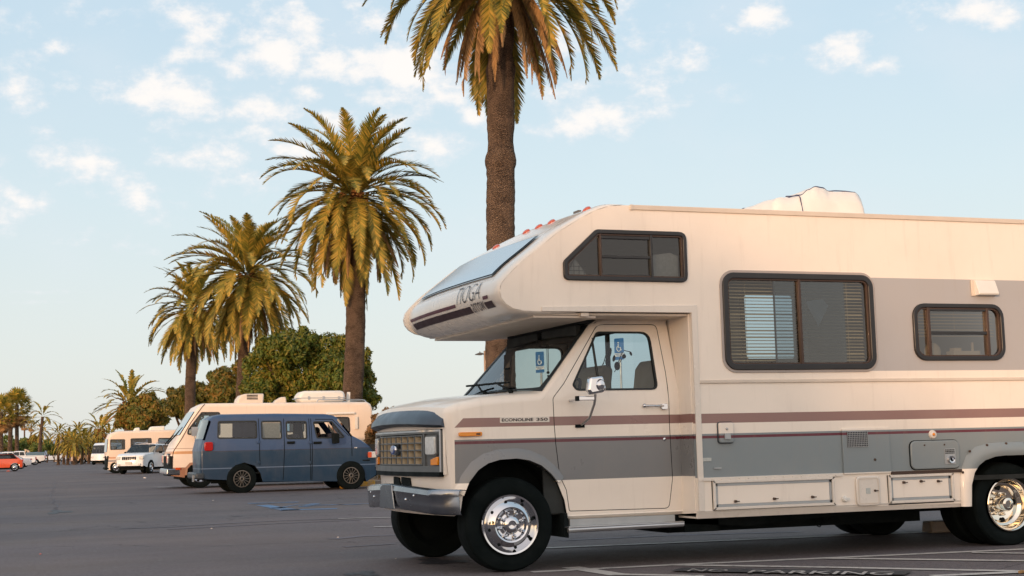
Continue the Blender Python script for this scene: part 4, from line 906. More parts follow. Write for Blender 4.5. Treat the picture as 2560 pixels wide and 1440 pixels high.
def cab_front():
    def fx(y, lift=0):   # front surface x at absolute y for z about .8-1.16
        s = (y-RVY)/CH; return 3.18-.105*(1-s*s)+.02-lift
    def curve(mb): mb.V = [(x+fx(y), y, z) for x, y, z in mb.V]; return mb
    def strip_box(mb, x0, x1, y0, y1, z0, z1, m=0, k=8):
        for i in range(k):
            a = y0+(y1-y0)*i/k; b = y0+(y1-y0)*(i+1)/k; mb.box(x0, x1, a, b, z0, z1, m)
    Y0, Y1 = 10.735, 12.505
    # cheeks of body colour beside the opening
    mb = MB(); mb.box(-.0, .06, RVY-CH+.105, Y0, .785, 1.165); mb.box(-.0, .06, Y1, RVY+CH-.105, .785, 1.165); rv(curve(mb), 'front_cheek', 'cab_paint', bevel=.01)
    # bezel
    mb = MB()
    strip_box(mb, -.016, .03, Y0, Y1, 1.125, 1.150); strip_box(mb, -.016, .05, Y0, Y1, .812, .862); mb.box(-.016, .05, Y0, Y0+.02, .812, 1.15); mb.box(-.016, .05, Y1-.03, Y1, .812, 1.15)
    gy0, gy1 = 11.055, 12.27
    for y in (gy0-.035, gy1): mb.box(-.012, .05, y, y+.03, .862, 1.125)
    bz = rv(curve(mb), 'grille_surround', 'bezel_grey', bevel=.005)
    mb = MB(); strip_box(mb, -.022, -.015, Y0, Y1, 1.140, 1.156); mb.box(-.022, -.015, Y0-.003, Y0+.008, .815, 1.15); mb.box(-.022, -.015, Y1-.008, Y1+.003, .815, 1.15); rv(curve(mb), 'bright_trim', 'aluminium', bz)
    mb = MB(); strip_box(mb, .06, .07, Y0, Y1, .79, 1.16); strip_box(mb, -.02, .06, Y0+.02, Y1-.02, .775, .812); rv(curve(mb), 'grille_backing', 'black', smooth=0)
    # eggcrate
    mb = MB(); rows, cols = 4, 8; gz0, gz1 = .872, 1.112
    for i in range(cols+1): y = gy0+(gy1-gy0)*i/cols; mb.box(-.012, .05, y-.005, y+.005, gz0, gz1); mb.box(-.018, -.012, y-.007, y+.007, gz0, gz1, 1)
    rv(curve(mb), 'grille', ['grille_tan', 'bezel_grey'], smooth=0)
    mb = MB()
    for j in range(rows+1): z = gz0+(gz1-gz0)*j/rows; strip_box(mb, -.015, .05, gy0, gy1, z-.005, z+.005)
    rv(curve(mb), 'grille_bars', 'bezel_grey', smooth=0)
    mb = MB(); strip_box(mb, .050, .056, gy0, gy1, gz0, gz1); rv(curve(mb), 'grille_mesh', 'black', smooth=0)
    # emblem
    mb = MB(); mb.lathe([(.001, -.055), (.042, -.052), (.05, -.04), (.05, .0)], (fx(RVY+.02), RVY+.02, .998), 0, 24); mb.V = [(x, RVY+.02+(y-RVY-.02)*1.35, .998+(z-.998)*.95) for x, y, z in mb.V]; e = setl(rv(mb, 'emblem', 'chrome'), 'small blue oval emblem in the grille')
    mb = MB(); mb.lathe([(.001, -.059), (.040, -.056), (.042, -.05)], (fx(RVY+.02), RVY+.02, .998), 0, 24); mb.V = [(x, RVY+.02+(y-RVY-.02)*1.35, .998+(z-.998)*.95) for x, y, z in mb.V]; rv(mb, 'emblem_face', 'emblem_blue', e)
    V, F = text_verts('Ford', 1, .3); mb = MB(); mb.add([(fx(RVY+.02)-.0605, RVY+.02+.042-.084*u, .978+.04*v) for u, v in V], F); rv(mb, 'lettering', 'white_paint', e, smooth=0, recalc=False)
    # lamps
    for (a, b) in ((10.80, 10.965), (12.305, 12.45)):
        mb = MB(); mb.prism(rrect(a, b, .955, 1.10, .015), 0, -.030, .03); mb.V = [(x-.014*(1-((y-(a+b)/2)/.09)**2), y, z) for x, y, z in mb.V]; h = rv(curve(mb), 'headlamp', 'lamp_lens', bevel=.006)
        mb = MB(); mb.ring(ccw(rrect(a-.01, b+.01, .945, 1.11, .02)), ccw(rrect(a, b, .955, 1.10, .015)), 0, -.020, .05); rv(curve(mb), 'ring', 'bezel_grey', h)
        ma, mb_ = (10.775, 10.89) if a < 11 else (12.36, 12.46)
        mb = MB(); mb.prism(roundpoly([(ma, .868), (mb_, .868), (mb_, .915), (ma+.02, .935), (ma, .935)], .012), 0, -.025, .03); rv(curve(mb), 'turn_signal', 'amber', bevel=.004)
        mb = MB(); mb.box(.005, .04, a-.06, b+.06, .862, 1.125); rv(curve(mb), 'lamp_backing', 'bezel_grey', smooth=0)
    # vinyl hood guard
    mb = MB(); prof = [(-.045, 1.165), (-.095, 1.19), (-.085, 1.235), (-.03, 1.295), (.03, 1.325), (.10, 1.35), (.09, 1.33), (.0, 1.29), (-.02, 1.20), (-.01, 1.165)]
    vs = []; K = 22; n = len(prof)
    for i in range(K+1):
        s = -1+2*i/K; y = RVY+s*.93; e = abs(s)**8; 
        for (px_, pz) in prof: vs.append((fx(y)+px_*(1-.35*e)+.03*e, y, 1.23+(pz-1.23)*(1-.25*e)+.028*(1-s*s)-.01*e))
    mb.add(vs, [(i*n+k, i*n+(k+1) % n, (i+1)*n+(k+1) % n, (i+1)*n+k) for i in range(K) for k in range(n)]+[tuple(range(n)), tuple(range(K*n+n-1, K*n-1, -1))]); rv(mb, 'hood_guard', 'hood_vinyl', smooth=50)
    # valance slots
    for (ya, yb) in ((11.36, 11.60), (11.63, 11.83)):
        mb = MB(); mb.prism(roundpoly([(ya, .655), (yb, .665), (yb, .765), (ya+.03, .76)], .01), 0, -.006, .01); mb.V = [(x+fx(y)+.012, y, z) for x, y, z in mb.V]; rv(mb, 'air_slot', 'black', smooth=0)
    # bumper: pressed steel, wraps round, raised centre
    mb = MB(); K = 30; vs = []
    prof = [(.05, .700), (.012, .705), (-.012, .690), (-.018, .640), (-.012, .632), (-.008, .560), (-.002, .500), (.012, .488)]
    n = len(prof)
    for i in range(K+1):
        s = -1+2*i/K; yy = RVY+1.035*s*1.0; e = abs(s)
        bx = 3.01+.10*s*s+(.15 if e > .999 else (.05 if e > .93 else 0)); cen = 1 if abs((s+.0)) < .10 else 0
        if e > .999: yy = RVY+1.05*s
        for j, (px_, pz) in enumerate(prof):
            zz = pz-.02*e*e+.018*(1-e)
            if j in (0, 1, 2): zz -= .012
            vs.append((bx+px_, yy, zz))
    mb.add(vs, [(i*n+k, i*n+k+1, (i+1)*n+k+1, (i+1)*n+k) for i in range(K) for k in range(n-1)])
    bp = rv(mb, 'front_bumper', 'bumper_chrome', smooth=45); s_ = bp.modifiers.new('thick', 'SOLIDIFY'); s_.thickness = .006
    mb = MB(); mb.prism([(11.44, .50), (11.86, .50), (11.83, .68), (11.76, .705), (11.50, .705), (11.50, .66)], 0, 2.985, 2.997); rv(mb, 'plate_recess', 'bumper_chrome', bp, bevel=.004)
    mb = MB()
    for (y, z) in ((12.33, .62), (12.17, .585), (11.22, .585), (11.05, .62)): mb.ball((3.02+.10*((y-RVY)/1.03)**2-.012, y, z), .017, 6)
    rv(mb, 'bumper_bolt', 'chrome', bp)
    mb = MB(); mb.box(3.12, 3.25, 11.0, 12.3, .50, .62); rv(mb, 'bumper_mount', 'black', smooth=0)

def wheel(parent, c, r, w, sg, style, org, shear=0, rim_r=.24, mats=('tyre', 'chrome')):
    """tyre > rim pieces; sg = -1 faces -y"""
    def B(mb, name, mt, p, **k): return mb.build(name, mt, p, org=org, shear=shear, **k)
    h = w/2; mb = MB()
    prof = [(rim_r-.01, .3*h), (rim_r+.0, .82*h), (rim_r+.03, .98*h), (r*.86, h), (r*.95, .93*h), (r*.99, .78*h), (r, .5*h), (r, -.5*h), (r*.99, -.78*h), (r*.95, -.93*h), (rim_r+.03, -.98*h), (rim_r-.01, -.8*h)]
    mb.lathe([(a, b*sg) for a, b in prof], c, 1, 48)
    whl = B(mb, 'wheel', mats[0], parent, smooth=30)
    f = c[1]+sg*h
    mb = MB(); mb.lathe([(rim_r+.005, -h*.35), (rim_r*.8, -h*.45), (.001, -h*.45)], c, 1, 32, sgn=sg) if style != 'deep' else mb.lathe([(rim_r+.005, -h*.9), (.001, -h*.95)], c, 1, 32, sgn=sg)
    B(mb, 'brake_plate', 'black', whl)
    if style == 'simulator':
        mb = MB(); k = rim_r/.24
        pr = [(.240, -.010), (.243, .004), (.236, .016), (.222, .014), (.208, -.004), (.200, -.012), (.185, .004), (.165, .022), (.140, .034), (.128, .030), (.118, .010), (.112, .006), (.075, .006), (.068, .012), (.062, .040), (.050, .048), (.034, .050), (.030, .036), (.001, .034)]
        mb.lathe([(a*k, b) for a, b in pr], (c[0], f, c[2]), 1, 64, sgn=sg); rim = B(mb, 'hubcap', mats[1], whl, smooth=40)
        for i in range(8):
            a = 2*math.pi*(i+.35)/8; mb = MB(); mb.lathe([(.001, .042), (.008, .040), (.014, .030), (.016, .0)], (c[0]+.094*k*math.cos(a), f+sg*.004, c[2]+.094*k*math.sin(a)), 1, 10, sgn=sg); B(mb, 'lug_nut', mats[1], rim)
        mb = MB()
        for i in range(8):
            a = 2*math.pi*i/8+.2; p = (c[0]+.183*k*math.cos(a), f+sg*.012, c[2]+.183*k*math.sin(a)); mb.ball(p, .014, 6, sc=(1, .35, 1))
        B(mb, 'hand_hole', 'black', rim)
    elif style == 'deep':
        mb = MB(); pr = [(.236, -.006), (.240, .006), (.232, .012), (.218, .0), (.205, -.03), (.200, -.07), (.190, -.085), (.172, -.09), (.165, -.10), (.150, -.125), (.10, -.135), (.075, -.135), (.068, -.125), (.064, -.03), (.056, -.015), (.034, -.01), (.030, -.02), (.001, -.02)]
        k = rim_r/.24; mb.lathe([(a*k, b) for a, b in pr], (c[0], f, c[2]), 1, 64, sgn=sg); rim = B(mb, 'hubcap', mats[1], whl, smooth=40)
        for i in range(8):
            a = 2*math.pi*(i+.35)/8; mb = MB(); mb.lathe([(.001, .042), (.008, .040), (.014, .030), (.016, .0)], (c[0]+.095*k*math.cos(a), f-sg*.133, c[2]+.095*k*math.sin(a)), 1, 10, sgn=sg); B(mb, 'lug_nut', mats[1], rim)
        mb = MB()
        for i in range(4):
            a = 2*math.pi*i/4+.1; p = (c[0]+.150*k*math.cos(a), f-sg*.115, c[2]+.150*k*math.sin(a)); mb.ball(p, .03, 6, sc=(.8, .4, 1))
        B(mb, 'hand_hole', 'black', rim)
    elif style == 'wire':
        mb = MB(); mb.lathe([(rim_r, -.005), (rim_r+.004, .004), (rim_r-.012, .006), (rim_r-.02, -.02)], (c[0], f, c[2]), 1, 40, sgn=sg)
        for i in range(14):
            a = 2*math.pi*i/14; mb.tube([(c[0]+.05*math.cos(a), f-sg*.012, c[2]+.05*math.sin(a)), (c[0]+(rim_r-.01)*math.cos(a), f-sg*.01, c[2]+(rim_r-.01)*math.sin(a))], .0075, 5)
        mb.lathe([(.055, -.03), (.055, .0), (.04, .01), (.03, .005)], (c[0], f, c[2]), 1, 20, sgn=sg); rim = B(mb, 'rim', mats[1], whl)
        mb = MB(); mb.lathe([(rim_r-.005, -.05), (.001, -.05)], (c[0], f, c[2]), 1, 32, sgn=sg); mb.lathe([(.03, .004), (.001, .006)], (c[0], f, c[2]), 1, 14, sgn=sg); B(mb, 'brake_drum', 'black', rim)
    else:
        mb = MB(); mb.lathe([(rim_r, -.01), (rim_r+.004, .003), (rim_r-.02, .004), (rim_r-.05, -.03), (rim_r*.55, -.01), (rim_r*.3, .015), (.001, .02)], (c[0], f, c[2]), 1, 32, sgn=sg); rim = B(mb, 'rim', mats[1], whl)
        mb = MB()
        for i in range(7):
            a = 2*math.pi*i/7; mb.ball((c[0]+rim_r*.66*math.cos(a), f-sg*.012, c[2]+rim_r*.66*math.sin(a)), rim_r*.14, 5, sc=(1, .5, 1))
        B(mb, 'rim_hole', 'black', rim)
    return whl

def ornament():
    c = atY(1535, 925, 12.15); t = thing('ornament', 'black bundle of feather like shapes seen through the side window of the cab', 'ornament', (c.x, 12.15, c.z-.08)); k = 12.15/FPX
    for (px, py, rx, rz_, tl) in ((1524, 883, 5, 15, .25), (1519, 905, 7, 11, 0), (1535, 896, 4, 9, .2), (1577, 884, 3, 6, -.3), (1560, 891, 6, 6, 0), (1543, 915, 9, 12, 0)):
        p = atY(px, py, 12.15); mb = MB(); mb.ball((0, 0, 0), 1, 6, sc=(rx*k, .02, rz_*k)); mb.V = [(x+z*tl+p.x-c.x, y, z+p.z-c.z+.08) for x, y, z in mb.V]; mb.build('feather', 'black', t)
    mb = MB()
    for (a, b) in (((1508, 912), (1523, 856)), ((1540, 920), (1556, 880)), ((1536, 930), (1562, 884)), ((1528, 925), (1521, 890)), ((1560, 876), (1577, 880)), ((1500, 925), (1512, 900))):
        p, q = atY(*a, 12.15), atY(*b, 12.15); mb.tube([(p.x-c.x, 0, p.z-c.z+.08), (q.x-c.x, 0, q.z-c.z+.08)], .004, 5)
    mb.build('stems', 'black', t)
coach(); ornament(); coach_windows(); hatches(); roof_unit(); cab(); cab_front()
wheel(RV, (3.69, 10.615+.11, .378), .380, .22, -1, 'simulator', ORG, SH, .243)
wheel(RV, (3.69, 12.62-.11, .378), .380, .22, 1, 'simulator', ORG, SH, .243)
wheel(RV, (8.43, 10.43+.11, .370), .378, .22, -1, 'deep', ORG, SH, .243, ('tyre', 'brass_chrome'))
wheel(RV, (8.43, 10.43+.40, .370), .378, .22, -1, 'plain', ORG, SH, .243)
wheel(RV, (8.43, 12.78-.11, .370), .378, .22, 1, 'deep', ORG, SH, .243)
wheel(RV, (8.43, 12.78-.40, .370), .378, .22, 1, 'plain', ORG, SH, .243)

#@@MORE@@
# ------------------------------------------------------------------ palms and trees
def palm(label, base, crown, trunk_r, R_, nf, nl, seed, group=None, trunk_top=None, dead=.2, droop=1.0, boot=True, lean=None, name='palm_tree', up=88, low=-62, leafw=.15):
    rnd = random.Random(seed); base = Vector(base); crown = Vector(crown)
    t = thing(name, label, 'palm tree', base, 0, group)
    L0 = crown-base; n = 36; rings = 26; mb = MB(); vs = []
    def ax(s): 
        b = L0*s; w = math.sin(s*math.pi)*(.02 if seed > 1 else 0)*L0.length
        return Vector((b.x+w*math.sin(seed), b.y, b.z))
    K = max(24, int(L0.length*8)); nn = 20
    for i in range(K+1):
        s = i/K; c = ax(s*.97); z = s*L0.length
        rr = trunk_r*(1.12-.16*s+.35*max(0, .06-s)/.06)*(1+.035*mnoise.noise(Vector((z*1.1, seed, 0)))+.02*mnoise.noise(Vector((z*5, seed, 3)))+(.03 if i % 2 else 0))
        if seed == 1 and 0 < s < 1:   # old growth scars with a waist above each
            for sc, am in ((.62, .16), (.80, .12)):
                rr *= 1+am*math.exp(-((s-sc)/.012)**2)-.10*math.exp(-((s-sc-.035)/.02)**2)
        for k in range(nn):
            a = 2*math.pi*k/nn; q = rr*(1+.05*mnoise.noise(Vector((math.cos(a)*2, math.sin(a)*2, z*2.3+seed)))+.035*mnoise.noise(Vector((math.cos(a)*5, math.sin(a)*5, z*9)))); vs.append((c.x+q*math.cos(a), c.y+q*math.sin(a), c.z))
    mb.add(vs, [(i*nn+k, i*nn+(k+1) % nn, (i+1)*nn+(k+1) % nn, (i+1)*nn+k) for i in range(K) for k in range(nn)])
    mb.build('trunk', 'palm_bark', t, smooth=60)
    if boot:
        mb = MB(); H = R_*.34
        for i in range(150):
            s = rnd.random(); a = rnd.uniform(0, 2*math.pi); r = trunk_r*(1.0+.62*math.sin(min(1, s*1.25)*math.pi*.62)); z = L0.z*.97-H+H*s*1.25
            d = Vector((math.cos(a), math.sin(a), 0)); tn = Vector((-d.y, d.x, 0)); c = ax(.95)*1; c = Vector((L0.x, L0.y, z))+d*r*.8; w = trunk_r*.26
            tip = c+d*trunk_r*.42+Vector((0, 0, trunk_r*.34)); mb.add([c+tn*w, c-tn*w, c+Vector((0, 0, trunk_r*.42)), tip+tn*w*.6, tip-tn*w*.6, c+Vector((0, 0, -trunk_r*.3))], [(0, 3, 4, 1), (0, 2, 3), (1, 4, 2), (2, 4, 3), (0, 5, 3), (5, 4, 3), (5, 1, 4)])
        mb.lathe([(trunk_r*.98, L0.z*.97-H*1.08), (trunk_r*1.25, L0.z*.97-H*.9), (trunk_r*1.5, L0.z*.97-H*.35), (trunk_r*1.2, L0.z*.97), (.01, L0.z*.97+.2)], (L0.x, L0.y, 0), 2, 18)
        mb.build('frond_stubs', 'boot_bark', t, smooth=0, recalc=False)
    live = MB(); deadm = MB()
    for f in range(nf):
        q = (f+.5)/nf; el = R(up-(up-low)*q**.80+rnd.uniform(-7, 7)); az = f*2.39996+rnd.uniform(-.25, .25)
        isdead = q > 1-dead and rnd.random() < .75
        ln = R_*(1.12+rnd.uniform(-.12, .14))*(.92 if q < .12 else 1); bend = droop*R(50+34*rnd.random())*(.85 if q < .14 else (1.15 if q < .6 else .8))
        if q > .8: bend *= .6
        if isdead: ln *= .86
        m_ = deadm if isdead else live
        p = L0*.985+Vector((math.cos(az), math.sin(az), 0))*trunk_r*.7+Vector((0, 0, (.5-q)*R_*.26)); seg = max(7, nl//3); P = [p.copy()]; D = []
        side0 = rnd.uniform(-.25, .25)
        for i in range(seg):
            s = (i+.5)/seg; e = el-bend*s**1.35; a2 = az+side0*s*s; e = max(e, R(-89)); d = Vector((math.cos(a2)*math.cos(e), math.sin(a2)*math.cos(e), math.sin(e))); D.append(d); P.append(P[-1]+d*ln/seg)
        # rachis as a thin three-sided stem
        w0 = ln*.010
        for i in range(seg):
            d = D[i]; sdv = d.cross(Vector((0, 0, 1))); sdv = sdv.normalized() if sdv.length > .05 else Vector((-math.sin(az), math.cos(az), 0)); u = sdv.cross(d)
            w1 = w0*(1-i/seg)+.002; w2 = w0*(1-(i+1)/seg)+.002
            m_.add([P[i]+sdv*w1, P[i]-sdv*w1, P[i]+u*w1, P[i+1]+sdv*w2, P[i+1]-sdv*w2, P[i+1]+u*w2], [(0, 1, 4, 3), (1, 2, 5, 4), (2, 0, 3, 5)])
        up_l = rnd.uniform(.15, .5) if not isdead else rnd.uniform(-.8, -.2)
        for i in range(nl):
            s = .10+.90*(i+rnd.random()*.6)/nl; g = s*seg; k = min(seg-1, int(g)); c = P[k].lerp(P[k+1], g-k); d = D[k]
            sdv = d.cross(Vector((0, 0, 1))); sdv = sdv.normalized() if sdv.length > .05 else Vector((-math.sin(az), math.cos(az), 0)); u = sdv.cross(d)
            prof = math.sin(math.pi*min(1, (s*.90+.08)))**.6*(1 if s < .8 else 1-(s-.8)*1.6); ll = ln*leafw*prof*(1+rnd.uniform(-.15, .15))*(.65 if isdead else 1)
            if s < .2: ll *= .5
            bw = ln*.9/nl*.95
            for sg in (-1, 1):
                dirv = (sdv*sg*.66+d*(.82+rnd.uniform(-.14, .14))+u*(up_l+rnd.uniform(-.12, .12))+Vector((0, 0, -.22 if not isdead else -.7))).normalized()
                b0 = c-d*bw; b1 = c+d*bw; tip = c+dirv*ll; m_.add([b0, b1, c+dirv*ll*.62+d*bw*.8, tip], [(0, 1, 2), (0, 2, 3)])
    live.build('crown', 'palm_leaf', t, smooth=0, recalc=False)
    if deadm.V: deadm.build('dead_fronds', 'dead_leaf', t, smooth=0, recalc=False)
    return t
def pbase(px, Y, crown_px, crown_py):
    c = atY(crown_px, crown_py, Y); b = atY(px, 1130, Y); return (b.x, Y, 0), (c.x, Y, c.z)
PG = 'tall date palms in a row beside the parking lot'
b, c = pbase(1249, 34, 1252, -112); palm('tallest date palm, its trunk rising behind the overcab motorhome', b, c, .36, 3.35, 124, 84, 1, PG, dead=.22, low=-66, leafw=.135)
b, c = pbase(866, 50, 884, 484); palm('date palm behind the blue van, with shaggy cut stubs under its crown', b, c, .35, 3.08, 138, 70, 2, PG, dead=.24, low=-76, leafw=.145)
b, c = pbase(594, 65, 618, 682); palm('date palm rising behind the front of the beige coach, orange fruit in its crown', b, c, .27, 3.15, 128, 54, 3, PG, dead=.12, low=-70, leafw=.145)
b, c = pbase(477, 85, 487, 770); palm('date palm half hidden by its neighbour, leftmost of the tall row', b, c, .30, 2.95, 112, 44, 4, PG, dead=.12, low=-64, leafw=.145)
b, c = pbase(326, 130, 324, 1010); palm('date palm crown standing above the dark round tree at left', b, c, .4, 2.9, 46, 18, 5, None, dead=.1, low=-30)
b, c = pbase(252, 170, 249, 1076); palm('distant bushy palm just left of the dark round tree', b, c, .4, 2.2, 44, 14, 6, None, dead=.3)
b, c = pbase(272, 165, 274, 1090); palm('small palm in front of the dark round tree', b, c, .4, 1.9, 34, 12, 16, None, dead=.3)
# fan palms and the cluster at far left
def fanpalm(label, base, crown, tr, R_, nf, seed, group=None):
    rnd = random.Random(seed); base = Vector(base); L0 = Vector(crown)-base; t = thing('fan_palm', label, 'palm tree', base, 0, group)
    mb = MB(); mb.tube([(L0.x*s, 0, L0.z*s) for s in (0, .25, .5, .75, 1)], [tr*1.3, tr, tr*.95, tr*.9, tr], 10); mb.build('trunk', 'palm_bark', t)
    mb = MB(); dm = MB()
    for f in range(nf):
        q = (f+.5)/nf; el = R(85-160*q**.9); az = f*2.4; dd = Vector((math.cos(az)*math.cos(el), math.sin(az)*math.cos(el), math.sin(el))); ln = R_*rnd.uniform(.5, .7)
        hub = L0+dd*ln+Vector((0, 0, -.12*R_*(1-math.sin(el)))); sdv = dd.cross(Vector((0, 0, 1)))
        sdv = sdv.normalized() if sdv.length > .05 else Vector((1, 0, 0)); u = sdv.cross(dd); M_ = dm if q > .72 else mb
        M_.add([L0+sdv*.03, L0-sdv*.03, hub], [(0, 1, 2)])
        for k in range(13):
            a = R(-100+200*k/12); v = (dd*math.cos(a)+sdv*math.sin(a)+Vector((0, 0, -.35))*(abs(a))).normalized(); w = (u.cross(v)).normalized()*R_*.045; tip = hub+v*R_*.42
            M_.add([hub, hub+v*R_*.25+w, tip, hub+v*R_*.25-w], [(0, 1, 2, 3)])
    mb.build('crown', 'palm_leaf', t, smooth=0, recalc=False); dm.build('dead_fronds', 'dead_leaf', t, smooth=0, recalc=False); return t
for (px, Y, cx, cy, tr, r, nf, sd, lab) in ((43, 216, 42, 1012, .31, 2.7, 60, 21, 'full fan palm, tallest of the clump at far left'), (24, 225, 28, 1020, .36, 2.7, 54, 22, 'fan palm with an orange lit trunk, just left of the fullest one'),
        (4, 212, 2, 1030, .32, 2.7, 54, 23, 'fan palm cut off by the left edge of the picture'), (76, 340, 78, 1062, .17, 1.4, 30, 24, 'tiny distant fan palm on a thin trunk'), (62, 330, 61, 1056, .20, 1.7, 30, 25, 'distant fan palm between the clump and the curved palm')):
    b, c = pbase(px, Y, cx, cy); fanpalm(lab, b, c, tr, r, nf, sd)
b, c = pbase(97, 205, 107, 1038); palm('slender curved palm with few sparse fronds at far left', b, c, .20, 2.6, 15, 22, 31, None, dead=0, boot=False, low=-20)
for i, (px, cx, cy, r, Y, lab) in enumerate(((100, 104, 1075, 1.9, 210, 'low palm at the foot of the curved one'), (146, 147, 1082, 1.35, 160, 'spiky palm at the left end of the dark grove'), (190, 196, 1080, 1.5, 165, 'palm standing highest over the middle of the dark grove'),
        (170, 172, 1100, 1.7, 158, 'dark bushy palm in the left part of the grove'), (186, 184, 1106, 1.7, 156, 'dark bushy palm in the middle of the grove'), (204, 206, 1102, 1.9, 160, 'dark bushy palm in the right part of the grove'), (222, 222, 1098, 1.7, 170, 'bushy palm at the right end of the grove'), (160, 158, 1104, 1.5, 168, 'low bushy palm between the spiky palm and the grove'))):
    b, c = pbase(px, Y, cx, cy); palm(lab, b, c, .14, r, 34, 12, 40+i, 'low palms across the end of the lot', dead=.15, boot=False, low=-60)

def leafy(mb, lobes, n, size, seed, shell_=.62, squash=1.0):
    rnd = random.Random(seed); wts = [r*r for *_, r in lobes]; tot = sum(wts)
    for (c, r) in [(Vector(l[:3]), l[3]) for l in lobes]:
        k = int(n*r*r/tot)
        for _ in range(k):
            d = Vector((rnd.gauss(0, 1), rnd.gauss(0, 1), rnd.gauss(0, 1))).normalized(); bump = 1+.26*mnoise.noise(d*2.6+Vector((seed+c.x, c.y, c.z)))+.12*mnoise.noise(d*7+Vector((seed, 0, c.z)))
            rr = r*bump*(shell_+(1-shell_)*rnd.random()**.5); p = c+Vector((d.x, d.y, d.z*squash))*rr
            if p.z < .05: continue
            nn = (d+Vector((rnd.uniform(-.9, .9), rnd.uniform(-.9, .9), rnd.uniform(-.4, .9)))).normalized(); a = nn.cross(Vector((rnd.uniform(-1, 1), rnd.uniform(-1, 1), rnd.uniform(-1, 1)))).normalized(); b_ = nn.cross(a)
            s = size*rnd.uniform(.6, 1.3); a = (a+Vector((0, 0, -.35))).normalized()
            mb.add([p-a*s, p+b_*s*.38, p+a*s, p-b_*s*.38], [(0, 1, 2, 3)])
def tree(label, Y, pxl, n, size, mat, seed, trunk_px, depth=.6, name='tree', cat='tree', group=None, trunk_r=.25, shell_=.62):
    k = Y/FPX*1.02; rnd = random.Random(seed); base = atY(trunk_px, 1130, Y); base.z = 0; t = thing(name, label, cat, base, 0, group); lobes = []; subs = []
    for (px, py, rp) in pxl:
        c = atY(px, py, Y); r = rp*k
        cx_, cy_, cz_ = c.x-base.x, rnd.uniform(-1, 1)*depth*r, c.z; lobes.append((cx_, cy_, cz_, r*.80))
        if rp > 17:
            for _ in range(11):
                d = Vector((rnd.gauss(0, 1), rnd.gauss(0, 1), rnd.gauss(0, .9))).normalized(); subs.append((cx_+d.x*r*.82, cy_+d.y*r*.82, cz_+d.z*r*.82, r*rnd.uniform(.20, .36)))
    mb = MB(); leafy(mb, lobes, int(n*(.55 if subs else 1)), size, seed, shell_)
    if subs: leafy(mb, subs, int(n*.75), size, seed+1, .25)
    mb.build('crown', mat, t, smooth=0, recalc=False)
    mb = MB(); top = max(l[2] for l in lobes); mb.tube([(0, 0, 0), (.1, 0, top*.2), (.0, .1, top*.4)], [trunk_r*1.3, trunk_r, trunk_r*.8], 9)
    for l in lobes: mb.tube([(.0, .0, top*.3), (l[0]*.5, l[1]*.5, (top*.3+l[2])*.5), (l[0], l[1], l[2])], [trunk_r*.6, trunk_r*.4, trunk_r*.15], 6)
    mb.build('trunk', 'tree_bark', t); return t
tree('big dense round tree behind the blue van and its palm', 57, [(700, 880, 62), (770, 868, 58), (830, 880, 60), (660, 935, 55), (740, 950, 80), (820, 960, 85), (888, 905, 40), (905, 950, 42), (912, 1000, 38), (640, 985, 45), (700, 1010, 60), (880, 1020, 50), (650, 880, 28), (800, 1040, 60), (860, 858, 28)], 56000, .10, 'tree_leaf', 51, 770, .9)
tree('lower tree between the two leftmost tall palms', 74, [(560, 950, 38), (545, 985, 36), (590, 975, 35), (612, 1000, 30), (575, 1010, 40), (600, 925, 22)], 13000, .14, 'tree_leaf_rust', 52, 570, .8)
tree('bright green tree left of the leftmost tall palm', 90, [(450, 1000, 36), (500, 985, 32), (430, 1020, 24), (475, 1025, 38), (520, 1000, 28)], 13000, .16, 'tree_leaf_bright', 53, 470, .8)
tree('dark rusty tree behind the far motorhome', 112, [(350, 1020, 36), (385, 1025, 34), (320, 1040, 28), (345, 1050, 36), (395, 1050, 28), (305, 1055, 18), (370, 1000, 22)], 13000, .2, 'tree_leaf_rust', 54, 350, .8)
tree('wispy brown shrub beside the hood of the big motorhome', 39.6, [(950, 1052, 26), (965, 1085, 34), (932, 1100, 24), (960, 1130, 34), (938, 1150, 24), (985, 1038, 20), (928, 1072, 15), (965, 1028, 12)], 9500, .055, 'shrub_leaf', 55, 955, .8, 'shrub', 'shrub', trunk_r=.05, shell_=.25)
for i, (px, py, rp, Y, mt, lab) in enumerate(((84, 1098, 12, 232, 'tree_leaf_rust', 'rust topped bush beside the far left palms'), (118, 1112, 16, 226, 'low_green', 'green bush right of the curved palm'), (92, 1116, 14, 222, 'low_green', 'green bush under the curved palm'), (60, 1108, 16, 240, 'low_green', 'green bush behind the parked pickups'),
        (40, 1122, 14, 238, 'low_green', 'green hedge clump behind the silver saloon'), (135, 1124, 12, 236, 'low_green', 'small green bush left of the grove'), (3, 1120, 16, 232, 'tree_leaf_rust', 'rusty bush at the left picture edge'), (20, 1105, 18, 236, 'low_green', 'green bush behind the orange car'), (212, 1112, 20, 178, 'tree_leaf', 'dark bush at the foot of the grove'), (180, 1108, 20, 176, 'tree_leaf', 'dark bush filling the middle of the grove'))):
    tree(lab, Y, [(px, py, rp), (px-rp*.7, py+rp*.4, rp*.7), (px+rp*.8, py+rp*.4, rp*.7)], 2200, .2, mt, 60+i, px, .7, 'bush', 'bush', trunk_r=.1)

